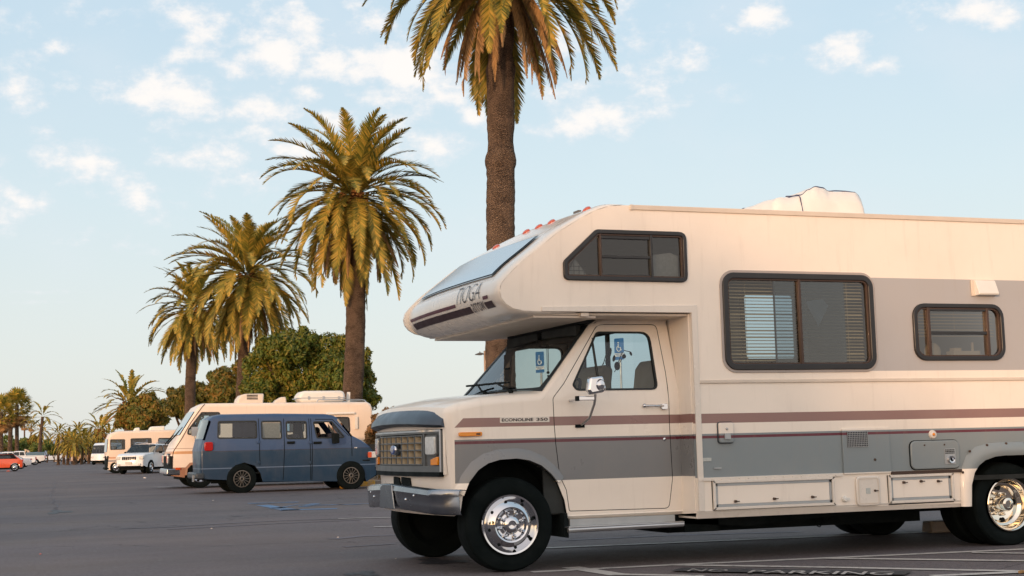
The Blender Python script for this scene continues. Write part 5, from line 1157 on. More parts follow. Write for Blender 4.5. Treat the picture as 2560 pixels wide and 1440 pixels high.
# ------------------------------------------------------------------ vehicles beyond
def px2(Y, pts): return [(lambda p: (p.x, p.z))(atY(x, y, Y)) for x, y in pts]
def mkdef(HW, x0, x1, nose=.12, tail=.08, tumble=.12, belt=1.1, top=2., bulge_f=.08, bulge_r=.03, crown=.05, roundn=.5, facing=-1):
    """facing -1: nose at x0 ; +1: nose at x1"""
    def f(x, y, z):
        s = y/HW; k = 1.0
        if z > belt: k -= tumble*min(1.2, (z-belt)/(top-belt))
        if z < belt*.5: k -= .03*(belt*.5-z)/(belt*.5)
        dn = (x-x0) if facing < 0 else (x1-x); dt = (x1-x) if facing < 0 else (x-x0)
        wn_ = max(0, min(1, 1-dn/roundn)); wt = max(0, min(1, 1-dt/roundn)); k -= nose*wn_**2+tail*wt**2
        b = bulge_f*wn_*(1-s*s); r = bulge_r*wt*(1-s*s); dx = (-b+r) if facing < 0 else (b-r)
        return (x+dx, y*k, z+crown*(1-s*s)*max(0, min(1, (z-belt)/(top-belt)))**2)
    return f

def strip_glass(mb, a, b, HW, dfm, wfac=.9, lift=.006, n=8, m=0, trim0=0., trim1=0.):
    """curved pane over the strip between outline points a and b"""
    a = Vector(a); b = Vector(b); d = (b-a); nrm = Vector((-d.y, d.x)).normalized(); vs = []
    for j in range(4):
        t = trim0+(1-trim0-trim1)*j/3; q = a+d*t+nrm*lift
        for i in range(n+1): s = (-1+2*i/n)*wfac; vs.append(dfm(q.x, s*HW, q.y))
    mb.add(vs, [(j*(n+1)+i, j*(n+1)+i+1, (j+1)*(n+1)+i+1, (j+1)*(n+1)+i) for j in range(3) for i in range(n)], m)

def side_window(root, poly, HW, dfm, sg, pane, gasket='rubber', gw=.03, out=.008, inset=0.):
    mb = MB(); side_ring(mb, offset(poly, gw*.3), offset(poly, -gw*.7), HW, dfm, sg, out, -.02); w = mb.build('window', gasket, root)
    mb = MB(); side_plate(mb, offset(poly, -gw*.2), [], HW, dfm, sg, -.004, .4); mb.build('pane', pane, w, smooth=0); return w
def seam(mb, pts, HW, dfm, sg, w=.014, out=.008):
    pts = [(a[0]+(b[0]-a[0])*k/6, a[1]+(b[1]-a[1])*k/6) for a, b in zip(pts, pts[1:]) for k in range(6)]+[pts[-1]]
    P = [Vector(dfm(x, sg*HW, z))+Vector((0, sg*out, 0)) for x, z in pts]
    for a, b in zip(P, P[1:]):
        d = (b-a).normalized(); n = Vector((-d.z, 0, d.x))*w/2; mb.add([a+n, a-n, b-n, b+n], [(0, 1, 2, 3)])

# --- blue van
def blue_van():
    Y = 34.4; HW = .96; cx = 6.55
    def C(pts): return [(x-cx, z) for x, z in px2(Y, pts)]
    t = thing('van', 'faded dark blue passenger van with a raised tail, parked in front of the beige coach', 'van', (cx, Y+HW, 0))
    pp = [(512, 1198, 0, 1), (504, 1190, .03, 0), (502, 1125, .05, 0), (508, 1100, .05, None), (524, 1050, .06, 0), (536, 1041, .08, 0), (560, 1036.5, .10, 0), (700, 1034.5, .10, 0), (820, 1035.5, .10, 0), (838, 1039, .09, 0),
          (848, 1046, .05, None), (882, 1089, .05, 0), (905, 1101, .07, 0), (925, 1115, .07, 0), (937, 1128, .05, 0), (942, 1148, .04, 0), (942, 1168, .03, 2), (947, 1172, .03, 2), (946, 1188, .03, 2), (926, 1199, 0, 2),
          (917, 1204, 0, 1), (911, 1182, 0, 1), (899, 1165, 0, 1), (879, 1157, 0, 1), (861, 1164, 0, 1), (851, 1182, 0, 1), (845, 1203, 0, 1), (657, 1204, 0, 1), (651, 1182, 0, 1), (637, 1164, 0, 1), (611, 1156, 0, 1), (588, 1163, 0, 1), (577, 1182, 0, 1), (571, 1200, 0, 1)]
    xz = C([(a, b) for a, b, *_ in pp]); out = [(x, z, p[2], p[3]) for (x, z), p in zip(xz, pp)]
    x0 = min(p[0] for p in xz); x1 = max(p[0] for p in xz)
    D = mkdef(HW, x0, x1, nose=.13, tail=.05, tumble=.16, belt=1.12, top=1.9, bulge_f=.14, bulge_r=.03, crown=.03, roundn=.8, facing=1)
    wins = [roundpoly(C(q), r) for q, r in (([(547, 1053), (643, 1052), (643, 1095.5), (545, 1096)], .05), ([(655, 1052.5), (705, 1052), (705, 1097), (655, 1097)], .05), ([(717, 1053), (768, 1053), (768, 1097), (717, 1097)], .05))]
    fwin = roundpoly(C([(785, 1054), (832, 1053.5), (864, 1094), (793, 1095)]), .04)
    holes = [offset(w, -.006) for w in wins]+[offset(fwin, -.006)]
    mb = MB(); shell(mb, out, holes, HW, D, .22); body = mb.build('body', ['van_paint', 'black', 'black'], t, smooth=40)
    for sg in (-1, 1):
        for w in wins: side_window(body, w, HW, D, sg, 'side_glass', 'rubber', .035)
        if sg == 1: side_window(body, fwin, HW, D, sg, 'side_glass', 'rubber', .03)
        else:
            mb = MB(); side_ring(mb, offset(fwin, .012), offset(fwin, -.02), HW, D, sg, .008, -.02); fw = mb.build('window', 'rubber', body)
            mb = MB(); q = C([(836, 1062), (843, 1068), (864, 1094), (838, 1094)]); side_plate(mb, q, [], HW, D, sg, -.004, .4); mb.build('pane', 'side_glass', fw, smooth=0)
            mb = MB(); a = C([(834, 1056)])[0]; b_ = C([(836, 1095)])[0]; pa = D(a[0], -HW, a[1]); pb = D(b_[0], -HW, b_[1]); mb.tube([pa, pb], .014, 6); mb.build('quarter_post', 'rubber', fw)
    mb = MB()
    for q in ([(648, 1046), (649, 1130), (650, 1164)], [(711, 1046), (711, 1130), (708, 1200)], [(774, 1046), (776, 1130), (777, 1200)], [(779, 1046), (781, 1130), (780, 1200)], [(874, 1078), (879, 1095), (880, 1140)], [(790, 1048), (833, 1048), (874, 1090)]): seam(mb, C(q), HW, D, -1)
    mb.build('door_seams', 'black', body, smooth=0)
    mb = MB()
    for q in ([(718, 1106.5), (737, 1107)], [(784, 1107), (804, 1107)]): a, b_ = C(q); mb.box(a[0], b_[0], -HW-.03, -HW+.03, a[1]-.03, a[1]+.03)
    mb.build('door_handle', 'black', body, bevel=.008)
    mb = MB()
    for q in ((646, 1105), (776, 1106), (646, 1156), (775, 1156)): a = C([q])[0]; mb.box(a[0]-.035, a[0]+.035, -HW-.02, -HW+.01, a[1]-.035, a[1]+.035)
    mb.build('hinge', 'van_paint', body, bevel=.006)
    # windscreen and rear glass
    a, b_ = C([(848, 1046), (882, 1089)]); mb = MB(); strip_glass(mb, a, b_, HW, D, .97, 0); mb.build('windscreen', 'clear_glass', body)
    a, b_ = C([(508, 1100), (524, 1050)]); mb = MB(); strip_glass(mb, a, b_, HW, D, .97, 0); rg = mb.build('rear_window', 'mid_glass', body)
    mb = MB(); strip_glass(mb, (a[0]-.004, a[1]), (b_[0]-.004, b_[1]), HW, D, .97, .002, trim0=0, trim1=.93); mb.build('rear_seal', 'van_paint', rg)
    # lamps
    a, b_ = C([(513, 1105), (533, 1127)]); mb = MB(); mb.prism(ccw(rrect(a[0]-.02, b_[0], b_[1], a[1], .05)), 1, -HW-.018, -HW+.08); tl = mb.build('tail_light', 'red_lens', body, bevel=.015)
    mb = MB(); mb.prism(ccw(rrect(a[0]-.02, b_[0], b_[1], a[1], .05)), 1, HW-.08, HW+.018); mb.build('tail_light', 'red_lens', body, bevel=.015)
    for sg in (-1, 1):
        a, b_ = C([(921, 1129), (939, 1144)]); mb = MB(); pa = D(a[0], sg*HW, a[1]); 
        mb.prism(rrect(a[0]+.0, b_[0]+.02, b_[1], a[1], .02), 1, sg*abs(pa[1])-.06, sg*abs(pa[1])+.02) if sg < 0 else mb.prism(rrect(a[0], b_[0]+.02, b_[1], a[1], .02), 1, abs(pa[1])-.02, abs(pa[1])+.06)
        hl = mb.build('headlight', 'lamp_lens', body, bevel=.01)
        mb = MB(); mb.prism(rrect(a[0]-.01, (a[0]*2+b_[0])/3+.02, b_[1]+.01, a[1]-.01, .02), 1, sg*abs(pa[1])-.07, sg*abs(pa[1])+.03); mb.build('turn_signal', 'orange_lens', hl)
    # mirror, rear bumper, aerial, mats
    a = C([(838, 1094)])[0]; mb = MB(); mb.prism(roundpoly([(a[0]-.10, a[1]-.16), (a[0]+.06, a[1]-.14), (a[0]+.06, a[1]+.10), (a[0]-.12, a[1]+.12)], .03), 1, -HW-.24, -HW-.10); mb.tube([(a[0]+.05, -HW+.05, a[1]-.05), (a[0], -HW-.15, a[1]-.02)], .02, 6); mb.build('mirror', 'black', body, bevel=.02)
    mb = MB(); mb.box(x0-.12, x0+.10, -HW+.02, HW-.02, .36, .52); mb.build('rear_bumper', 'dark_plastic', t, bevel=.04)
    mb = MB(); mb.box(x0-.16, x0-.12, -.62, -.50, .30, .46); mb.build('tow_hook', 'aluminium', t)
    a = C([(480, 1100)])[0]; b2 = C([(479, 980)])[0]
    for (px, fz) in ((604.5, .335), (877.5, .315)):
        c = atY(px, 1195, Y); 
        for sg in (-1, 1): wheel(t, (c.x-cx, sg*(HW-.09), .345), .365, .25, sg, 'wire', (0, 0, 0), rim_r=.205, mats=('tyre', 'wheel_paint'))
    mb = MB(); mb.box(x0+.2, x1-.4, -.55, .55, .30, .42); mb.tube([(x0+.3, -.5, .28), (.3, -.5, .26)], .04, 8)
    for px in (604.5, 877.5):
        c = atY(px, 1195, Y); mb.box(c.x-cx-.5, c.x-cx+.5, -HW+.03, HW-.03, .70, .73); mb.tube([(c.x-cx, -HW+.2, .34), (c.x-cx, HW-.2, .34)], .05, 8)
    mb.build('chassis', 'black', t, smooth=0)
    mb = MB(); mb.box(x0+.15, x1-.9, -.85, .85, .46, .50); mb.prism([(1.55, .8), (1.9, .8), (1.85, 1.12), (1.6, 1.12)], 1, -.85, .85); mb.build('floor', 'dark_interior', t, smooth=0)
    for (sx, sy, w) in ((.95, -.42, .24), (.95, .42, .24), (.05, 0, .72), (-.85, 0, .72)):
        mb = MB(); mb.prism(roundpoly([(sx-.5+.34, .7), (sx+.3, .7), (sx+.3, .92), (sx-.5+.34, .92)], .05), 1, sy-w, sy+w); mb.prism(roundpoly([(sx-.22, .86), (sx-.08, .86), (sx-.16, 1.42), (sx-.30, 1.42)], .05), 1, sy-w, sy+w); mb.build('seat', 'dark_cloth', t, bevel=.03)
    mb = MB(); mb.tube([(1.45+.09*math.cos(a), .42+.19*math.sin(a), 1.14+.16*math.cos(a)) for a in [2*math.pi*k/16 for k in range(17)]], .012, 6); mb.build('steering_wheel', 'black', t)
    mb = MB(); a, b_ = C([(583, 1053), (614, 1096)]); mb.box(a[0], b_[0]+.3, -HW+.14, -HW+.16, b_[1], a[1]); mb.build('curtain', 'dark_cloth', t, smooth=0)
    mb = MB(); a, b_ = C([(657, 1056), (702, 1094)]); mb.box(a[0], b_[0], -HW+.12, -HW+.14, b_[1], a[1]); mb.build('curtain', 'curtain', t, smooth=0)
    V, F = text_verts('V6', 1, .2, bold=.03); a, b_ = C([(886, 1120.5), (893, 1117.5)]); mb = MB(); vs = []
    for u, v in V: x = a[0]+(b_[0]-a[0])*u; z = a[1]+(b_[1]-a[1])*v; p = D(x, -HW, z); vs.append((p[0], p[1]-.008, p[2]))
    mb.add(vs, F); mb.build('lettering', 'white_paint', t, smooth=0, recalc=False)
    return t, cx, Y, HW
VAN = blue_van()
mb = MB(); p0 = atY(480, 1100, 36.8); p1 = atY(479, 980, 36.8)

def skinned(name, joints, parent=None, mat='skin', sub=1, loc=(0, 0, 0)):
    """one continuous body grown from a joint tree: joints = [(pos, radius, parent index)]"""
    me = bpy.data.meshes.new(name); me.from_pydata([j[0] for j in joints], [(i, j[2]) for i, j in enumerate(joints) if j[2] is not None], [])
    o = bpy.data.objects.new(name, me); col.objects.link(o); o.location = loc
    o.modifiers.new('skin', 'SKIN'); me.skin_vertices[0].data[0].use_root = True
    for v, j in zip(me.skin_vertices[0].data, joints): r = j[1]; v.radius = (r, r) if not isinstance(r, tuple) else r
    s = o.modifiers.new('sub', 'SUBSURF'); s.levels = sub; s.render_levels = sub
    dg = bpy.context.evaluated_depsgraph_get(); dg.update(); m2 = bpy.data.meshes.new_from_object(o.evaluated_get(dg)); bpy.data.objects.remove(o)
    o = bpy.data.objects.new(name, m2); col.objects.link(o); o.location = loc; m2.name = name
    m2.materials.clear(); m2.materials.append(MATS[mat]); m2.polygons.foreach_set('use_smooth', [True]*len(m2.polygons))
    if parent: o.parent = parent
    return o
def person(label, loc, pose, shirt, rz=0., scale=1.):
    """pose 'sit' or 'stand'; faces +x"""
    o = thing('person', label, 'person', loc, rz); o.scale = (scale,)*3
    if pose == 'sit': hip = .62; kn = [(.42, .09, .66), (.50, .10, .22), (.62, .11, .16)]
    else: hip = .93; kn = [(.03, .09, .50), (0, .10, .09), (.16, .11, .04)]
    J = [((0, 0, hip), (.15, .12), None), ((0, 0, hip+.25), (.12, .14), 0), ((0, 0, hip+.45), (.12, .17), 1), ((0, 0, hip+.54), (.06, .07), 2), ((.01, 0, hip+.62), (.055, .055), 3), ((.02, 0, hip+.72), (.085, .075), 4), ((.02, 0, hip+.82), (.075, .07), 5), ((.11, 0, hip+.70), .02, 5)]
    for sg in (-1, 1):
        a = len(J); J += [((0, sg*.19, hip+.48), .055, 2)]
        J += [((.06, sg*.24, hip+.24), .045, a), ((.26, sg*.20, hip+.14 if pose == 'sit' else hip+.02), .035, a+1), ((.34, sg*.18, hip+.16 if pose == 'sit' else hip-.04), .03, a+2)]
        h = len(J)-1
        for k in range(4): J.append(((.42, sg*(.18-.03+.02*k), hip+(.17 if pose == 'sit' else -.08)+.004*k), .009, h))
        J.append(((.37, sg*.14, hip+(.19 if pose == 'sit' else -.05)), .010, h))
        b = len(J); J.append(((0, sg*.09, hip-.04), .09, 0))
        for i, q in enumerate(kn): J.append(((q[0], sg*q[1], q[2]), (.065, .05, .04)[i], b+i))
    skinned('body', J, o, 'skin')
    S = [((0, 0, hip+.02), (.165, .135), None), ((0, 0, hip+.25), (.14, .16), 0), ((0, 0, hip+.46), (.135, .19), 1)]
    for sg in (-1, 1): a = len(S); S += [((0, sg*.20, hip+.48), .07, 2), ((.06, sg*.25, hip+.26), .06, a)]
    skinned('shirt', S, o, shirt)
    T_ = [((0, 0, hip), (.17, .14), None)]
    for sg in (-1, 1): a = len(T_); T_ += [((0, sg*.09, hip-.04), .10, 0), ((kn[0][0], sg*kn[0][1], kn[0][2]), .08, a), ((kn[1][0], sg*kn[1][1], kn[1][2]+.05), .06, a+1)]
    skinned('trousers', T_, o, 'dark_cloth')
    mb = MB(); mb.ball((-.005, 0, hip+.80), .105, 8, sc=(1, .9, .95)); mb.build('hair', 'hair', o); return o
c = atY(791, 1080, 34.4+1.4); person('driver sitting at the wheel of the blue van, dark hair', (c.x, 34.4+.96+.42, c.z-1.31), 'sit', 'grey_cloth', 0, .95)
c = atZ(176, 1154); person('distant pedestrian in a pale top walking before the palm grove', (c.x, c.y, 0), 'stand', 'grey_cloth', R(-70), 1.25)

# --- beige integrated coach behind the van
def coach_a(label, Y, HW, pp, cx, paint, wins, wsh, facing, wheels, wr, belt, top, extras, arcs=(), glass_m='side_glass', bulge=.1):
    def C(pts): return [(x-cx, z) for x, z in px2(Y, pts)]
    t = thing('motorhome', label, 'motorhome', (cx, Y+HW, 0)); xz = C([(a, b) for a, b, *_ in pp]); out = [(x, z, p[2], p[3]) for (x, z), p in zip(xz, pp)]
    x0 = min(p[0] for p in xz); x1 = max(p[0] for p in xz); D = mkdef(HW, x0, x1, nose=.04, tail=.02, tumble=.02, belt=belt, top=top, bulge_f=bulge, bulge_r=.03, crown=.04, roundn=.7, facing=facing)
    W_ = [roundpoly(C(q), r) for q, r in wins]; mb = MB(); shell(mb, out, [offset(w, -.006) for w in W_], HW, D, .4); body = mb.build('body', [paint, 'black', 'dark_plastic'], t, smooth=40)
    for sg in (-1, 1):
        for w in W_: side_window(body, w, HW, D, sg, glass_m, 'window_frame', .045)
    a, b_ = C(wsh); mb = MB(); strip_glass(mb, a, b_, HW, D, .93, .02); wg = mb.build('windscreen', 'blue_screen', body)
    mb = MB(); strip_glass(mb, a, b_, HW, D, .96, .008); mb.build('seal', 'rubber', wg)
    for (px, py) in wheels:
        c = atY(px, py, Y)
        for sg in (-1, 1): wheel(t, (c.x-cx, sg*(HW-.12), wr), wr, .22, sg, 'plain', (0, 0, 0), rim_r=wr*.58, mats=('tyre', 'chrome'))
    mb = MB(); mb.box(x0+.25, x1-.3, -HW+.3, HW-.3, .22*wr/.35, .5); mb.box(x0+.4, x1-.1, -HW+.1, HW-.1, .60, .62)
    for (px, py) in wheels: c = atY(px, py, Y); mb.box(c.x-cx-.6, c.x-cx+.6, -HW+.03, HW-.03, .86, .88)
    mb.build('chassis', 'black', t, smooth=0)
    extras(t, body, C, D, HW, x0, x1); return t
glass('blue_screen', (.30, .42, .46), 2.0, .02, .16)
def ex_beige(t, body, C, D, HW, x0, x1):
    top = C([(700, 1007)])[0][1]
    def onroof(name, mat, pts, ya, yb, **k):
        q = C(pts); mb = MB(); mb.prism(ccw(q), 1, ya, yb); return mb.build(name, mat, t, **k)
    a = onroof('air_conditioner', 'cream_plastic', [(601, 1008), (604, 995), (612, 985), (622, 982), (670, 981), (668, 1008)], -.40, .35, bevel=.04)
    mb = MB()
    for k in range(10):
        for j in range(2): q = C([(626.5+k*2.8, 984+j*7), (628.3+k*2.8, 989.5+j*7)]); mb.box(q[0][0], q[1][0], -.405, -.395, q[1][1], q[0][1])
    mb.build('vent_slots', 'black', a, smooth=0)
    onroof('roof_vent', 'cream_plastic', [(694, 1008), (702, 998), (715, 990), (727, 989), (730, 1008)], -.3, .1, bevel=.04)
    p = onroof('roof_pod', 'white_plastic', [(753, 992), (765, 975), (868, 974), (875, 985), (873, 997), (866, 1004), (765, 1006)], -.55, .3, bevel=.08)
    q = C([(752, 993.5), (874, 993.5)]); mb = MB(); mb.box(q[0][0], q[1][0], -.56, .31, q[0][1]-.012, q[0][1]+.012)
    for x in (781, 818, 857): c = C([(x, 993)])[0]; mb.box(c[0]-.03, c[0]+.03, -.575, -.55, c[1]-.05, c[1]+.05)
    mb.build('pod_latches', 'aluminium', p)
    onroof('roof_box', 'white_plastic', [(881, 1005), (884, 977), (891, 977), (890, 1005)], -.3, -.2, bevel=.01)
    mb = MB()
    for y in (-.85, .85): mb.tube([(p_[0], y, p_[1]) for p_ in C([(795, 1007), (800, 998), (905, 998), (917, 1000), (921, 1006)])], .018, 6)
    for x in (895, 901, 907, 912): c = C([(x, 998.5)])[0]; mb.tube([(c[0], -.85, c[1]), (c[0], .85, c[1])], .015, 6)
    mb.build('roof_rack', 'aluminium', t)
    q = C([(815, 1035), (885, 1033), (890, 1042), (890, 1072)]); mb = MB(); mb.tube([(q[0][0], -HW-.04, q[0][1]), (q[1][0], -HW-.04, q[1][1])], .035, 8); mb.box(q[2][0]-.04, q[2][0]+.04, -HW-.05, -HW, q[3][1], q[2][1]); mb.build('awning', 'white_plastic', t)
    # face: headlamps, bumper, mirrors, wiper
    hy = C([(420, 1148)])[0]; z = hy[1]
    for sg in (-1, 1):
        mb = MB(); mb.prism(rrect(sg*.72-.17, sg*.72+.17, z-.13, z+.13, .05), 0, x0-.09, x0+.06); h = mb.build('headlight', 'lamp_lens', body, bevel=.02)
        mb = MB(); mb.ring(rrect(sg*.72-.20, sg*.72+.20, z-.16, z+.16, .05), rrect(sg*.72-.17, sg*.72+.17, z-.13, z+.13, .05), 0, x0-.07, x0+.06); mb.build('ring', 'dark_plastic', h)
    zb = C([(400, 1180)])[0][1]; mb = MB(); mb.prism(roundpoly([(x0-.14, zb-.09), (x0+.25, zb-.11), (x0+.25, zb+.08), (x0-.12, zb+.08)], .03), 1, -HW+.02, HW-.02); mb.build('front_bumper', 'bumper_chrome', t, bevel=.03)
    m_ = C([(484, 1080)])[0]; mb = MB(); mb.prism(rrect(m_[0]-.09, m_[0]+.09, m_[1]-.12, m_[1]+.14, .03), 1, -HW-.32, -HW-.22); mb.tube([(m_[0]+.05, -HW, m_[1]-.2), (m_[0], -HW-.27, m_[1]-.18), (m_[0], -HW-.27, m_[1])], .015, 6); mb.build('mirror', 'aluminium', body)
    m_ = C([(445, 1172)])[0]; mb = MB(); mb.prism(rrect(m_[0]-.07, m_[0]+.07, m_[1]-.03, m_[1]+.03, .01), 1, -HW-.02, -HW+.01); mb.build('side_marker', 'orange_lens', body)
    mb = MB(); a = D(x0+.25, -.6, 1.45); mb.tube([(x0-.02, -.2, 1.28), (x0+.35, -.75, 1.75)], .02, 5); mb.tube([(x0-.02, .6, 1.28), (x0+.35, .1, 1.75)], .02, 5); mb.build('wiper', 'black', body)
    mb = MB(); seam(mb, C([(431, 1190), (432, 1140), (434, 1128), (455, 1096), (476, 1058), (505, 1018), (512, 1010)]), HW, D, -1, .02, .008); mb.build('cap_seam', 'bronze_trim', body, smooth=0)
    mb = MB(); c = C([(505, 1190), (470, 1150)]); q = C([(462, 1188), (464, 1168), (474, 1157), (500, 1153), (530, 1157), (540, 1188)]); q2 = C([(467, 1188), (469, 1172), (477, 1163), (500, 1160), (526, 1163), (534, 1188)])
    n = len(q); mb.add([(x, -HW-.02, z) for x, z in q]+[(x, -HW-.03, z) for x, z in q2], [(i, i+1, n+i+1, n+i) for i in range(n-1)]); mb.build('wheel_arch', 'brown_arch', body)
simple('brown_arch', (150, 112, 88), .5)
coach_a('beige flat fronted motorhome with gold stripe and roof pods, behind the blue van', 40.5, 1.12,
    [(428.5, 1190, .0, 1), (428.5, 1140, .06, 0), (436, 1122, .06, 0), (451, 1088, .05, 0), (487, 1030, .06, 0), (497, 1016, .08, 0), (512, 1009, .10, 0), (700, 1007, .10, 0), (918, 1004.5, .10, 0), (928, 1010, .10, 0), (932, 1022, .06, 0), (935, 1190, 0, 1), (700, 1194, 0, 1), (541, 1194, 0, 1), (539, 1172, 0, 1), (527, 1159, 0, 1), (500, 1155, 0, 1), (474, 1159, 0, 1), (464, 1172, 0, 1), (462, 1194, 0, 1)],
    6.3, 'beige_coach', [([(504, 1031), (549.5, 1031), (550, 1088), (468, 1086), (471, 1074)], .06), ([(820, 1043), (873, 1043), (875, 1082), (822, 1082)], .08), ([(640, 1043), (760, 1043), (760, 1080), (640, 1080)], .08)],
    [(451, 1088), (487, 1030)], -1, [(500, 1200), (868, 1195)], .40, 1.2, 2.6, ex_beige)
def ex_far(t, body, C, D, HW, x0, x1):
    q = C([(334, 1080), (341, 1069), (351, 1068), (352, 1080)]); mb = MB(); mb.prism(ccw(q), 1, -.5, .3); mb.build('roof_vent', 'white_plastic', t, bevel=.05)
    q = C([(372, 1079), (380, 1066), (415, 1064), (414, 1078)]); mb = MB(); mb.prism(ccw(q), 1, -.5, .4); mb.build('air_conditioner', 'white_plastic', t, bevel=.06)
    z = C([(250, 1142)])[0][1]
    for sg in (-1, 1): mb = MB(); mb.prism(rrect(sg*.75-.16, sg*.75+.16, z-.1, z+.1, .04), 0, x0-.05, x0+.05); mb.build('headlight', 'lamp_lens', body, bevel=.02)
    zb = C([(250, 1172)])[0][1]; mb = MB(); mb.box(x0-.12, x0+.2, -HW+.05, HW-.05, zb-.06, zb+.06); mb.build('front_bumper', 'black', t, bevel=.03)
coach_a('far beige motorhome with dark windows, parked beyond the white SUV', 77, 1.05,
    [(269, 1175, 0, 1), (269, 1140, .06, 0), (268.5, 1130, .06, 0), (271, 1098, .06, 0), (276, 1087, .1, 0), (287, 1081, .1, 0), (299, 1078.5, .12, 0), (430, 1075, .12, 0), (560, 1072, .1, 0), (562, 1080, .05, 0), (562, 1173, 0, 1), (310, 1175, 0, 1), (308, 1164, 0, 1), (300, 1157, 0, 1), (284, 1157, 0, 1), (277, 1165, 0, 1), (276, 1175, 0, 1)],
    9.5, 'far_coach_paint', [([(276, 1099), (312, 1098.5), (312, 1123.5), (276, 1124.5)], .05), ([(327, 1096.5), (378.5, 1095.5), (378.5, 1118), (327, 1118.5)], .07), ([(396, 1095.5), (440, 1095), (440, 1116), (396, 1117)], .07)],
    [(268.5, 1130), (271, 1098)], -1, [(291, 1172), (500, 1170)], .33, 1.2, 2.3, ex_far, glass_m='mid_glass')

# --- cars
def car(name, label, cat, loc, rz, L_, Wd, H_, body, prof, glassp, wheels, wr, paint, extras=None, group=None, tumble=.2, nose=.12, belt=.62, tail=.08):
    """prof: (x, z) outline as fractions of length and height, nose at x = 0; glassp: side window polygons; drawn facing -x"""
    t = thing(name, label, cat, loc, rz, group); HW = Wd/2
    P = [((x-.5)*L_, z*H_, r, m) for x, z, r, m in prof]; D = mkdef(HW, -L_/2, L_/2, nose=nose, tail=tail, tumble=tumble, belt=belt*H_, top=H_, bulge_f=.12, bulge_r=.06, crown=.03, roundn=L_*.2, facing=-1)
    W_ = [roundpoly([((x-.5)*L_, z*H_) for x, z in g], .04) for g in glassp]
    mb = MB(); shell(mb, P, [offset(w, -.004) for w in W_], HW, D, .3); b = mb.build('body', [paint, 'black'], t, smooth=40)
    for sg in (-1, 1):
        for w in W_: side_window(b, w, HW, D, sg, 'tinted_glass', 'rubber', .03)
    for i, p in enumerate(P):
        if p[3] is None:
            q = P[(i+1) % len(P)]; mb = MB(); strip_glass(mb, p[:2], q[:2], HW, D, .98, 0); mb.build('windscreen', 'side_glass', b)
    for x in wheels:
        for sg in (-1, 1): wheel(t, ((x-.5)*L_, sg*(HW-.10), wr), wr, .2, sg, 'plain', (0, 0, 0), rim_r=wr*.66, mats=('tyre', 'chrome'))
    mb = MB(); mb.box(-L_*.42, L_*.42, -HW+.2, HW-.2, wr*.6, wr*1.6); mb.box(-L_*.3, L_*.35, -HW+.12, HW-.12, wr*1.4, wr*1.5)
    for x in wheels: mb.box((x-.5)*L_-wr*1.2, (x-.5)*L_+wr*1.2, -HW+.04, HW-.04, wr*2.15, wr*2.2)
    for sx in (-.08, .12): mb.box(sx*L_, sx*L_+.14, -HW*.7, HW*.7, .5, H_*.68)
    mb.build('underside', 'black', t, smooth=0)
    if extras: extras(t, b, D, HW, L_, H_)
    return t
def arches(xs, wr, H_, L_, z0=.17):
    out = []
    for x in xs[::-1]:
        for a in (0, 35, 70, 110, 145, 180): out.append((x+math.cos(R(a))*wr*1.22/L_, max(z0, (wr+math.sin(R(a))*wr*1.18)/H_), 0, 1))
    return out
# white SUV seen three quarter front
L_, H_, wr = 4.2, 1.55, .33
prof = [(.005, .25, .04, 0), (.0, .40, .05, 0), (.012, .60, .06, 0), (.06, .655, .07, 0), (.28, .70, .06, None), (.40, .955, .06, 0), (.50, .985, .07, 0), (.86, .97, .07, 0), (.95, .90, .05, None), (.985, .66, .05, 0), (1.0, .50, .05, 0), (.99, .24, .03, 1)]+arches([.19, .81], wr, H_, L_)
def ex_suv(t, b, D, HW, L_, H_):
    x = -L_/2
    for k in range(7):
        mb = MB(); y = -.33+.11*k; mb.prism(rrect(y-.028, y+.028, .72, .88, .02), 0, x-.135, x-.05); mb.build('grille_slot', 'black', b, smooth=0)
    for sg in (-1, 1): mb = MB(); mb.prism(rrect(sg*.62-.13, sg*.62+.11, .74, .90, .05), 0, x-.06, x+.08); mb.build('headlight', 'lamp_lens', b, bevel=.02)
    for sg in (-1, 1): mb = MB(); mb.prism(rrect(sg*.55-.06, sg*.55+.06, .44, .53, .03), 0, x-.10, x+.02); mb.build('fog_lamp', 'lamp_lens', b)
    mb = MB(); mb.box(x-.15, x, -.17, .17, .50, .62); mb.build('number_plate', 'sticker_grey', b)
    mb = MB(); mb.box(x-.13, x+.02, -.6, .6, .34, .42); mb.build('lower_grille', 'black', b, bevel=.02)
    for sg in (-1, 1): mb = MB(); mb.box(-.55, -.42, sg*(HW+.14)-.1, sg*(HW+.14)+.1-.04, 1.02, 1.14); mb.build('mirror', 'black', b, bevel=.03)
    for sg in (-1, 1): mb = MB(); mb.tube([(-.1, sg*.58, H_+.0), (0, sg*.58, H_+.05), (1.4, sg*.58, H_+.05), (1.5, sg*.58, H_)], .02, 6); mb.build('roof_rail', 'aluminium', b)
c = atZ(353, 1184); car('parked_car', 'white boxy SUV with a seven slot grille, facing the camera beside the beige coach', 'SUV', (c.x+.35, c.y+1.0, 0), R(62), L_, 1.62, H_, None, prof, [[(.32, .70), (.42, .92), (.60, .93), (.60, .70)], [(.62, .70), (.62, .93), (.86, .92), (.92, .71)]], [.19, .81], wr, 'white_car', ex_suv, tumble=.22)
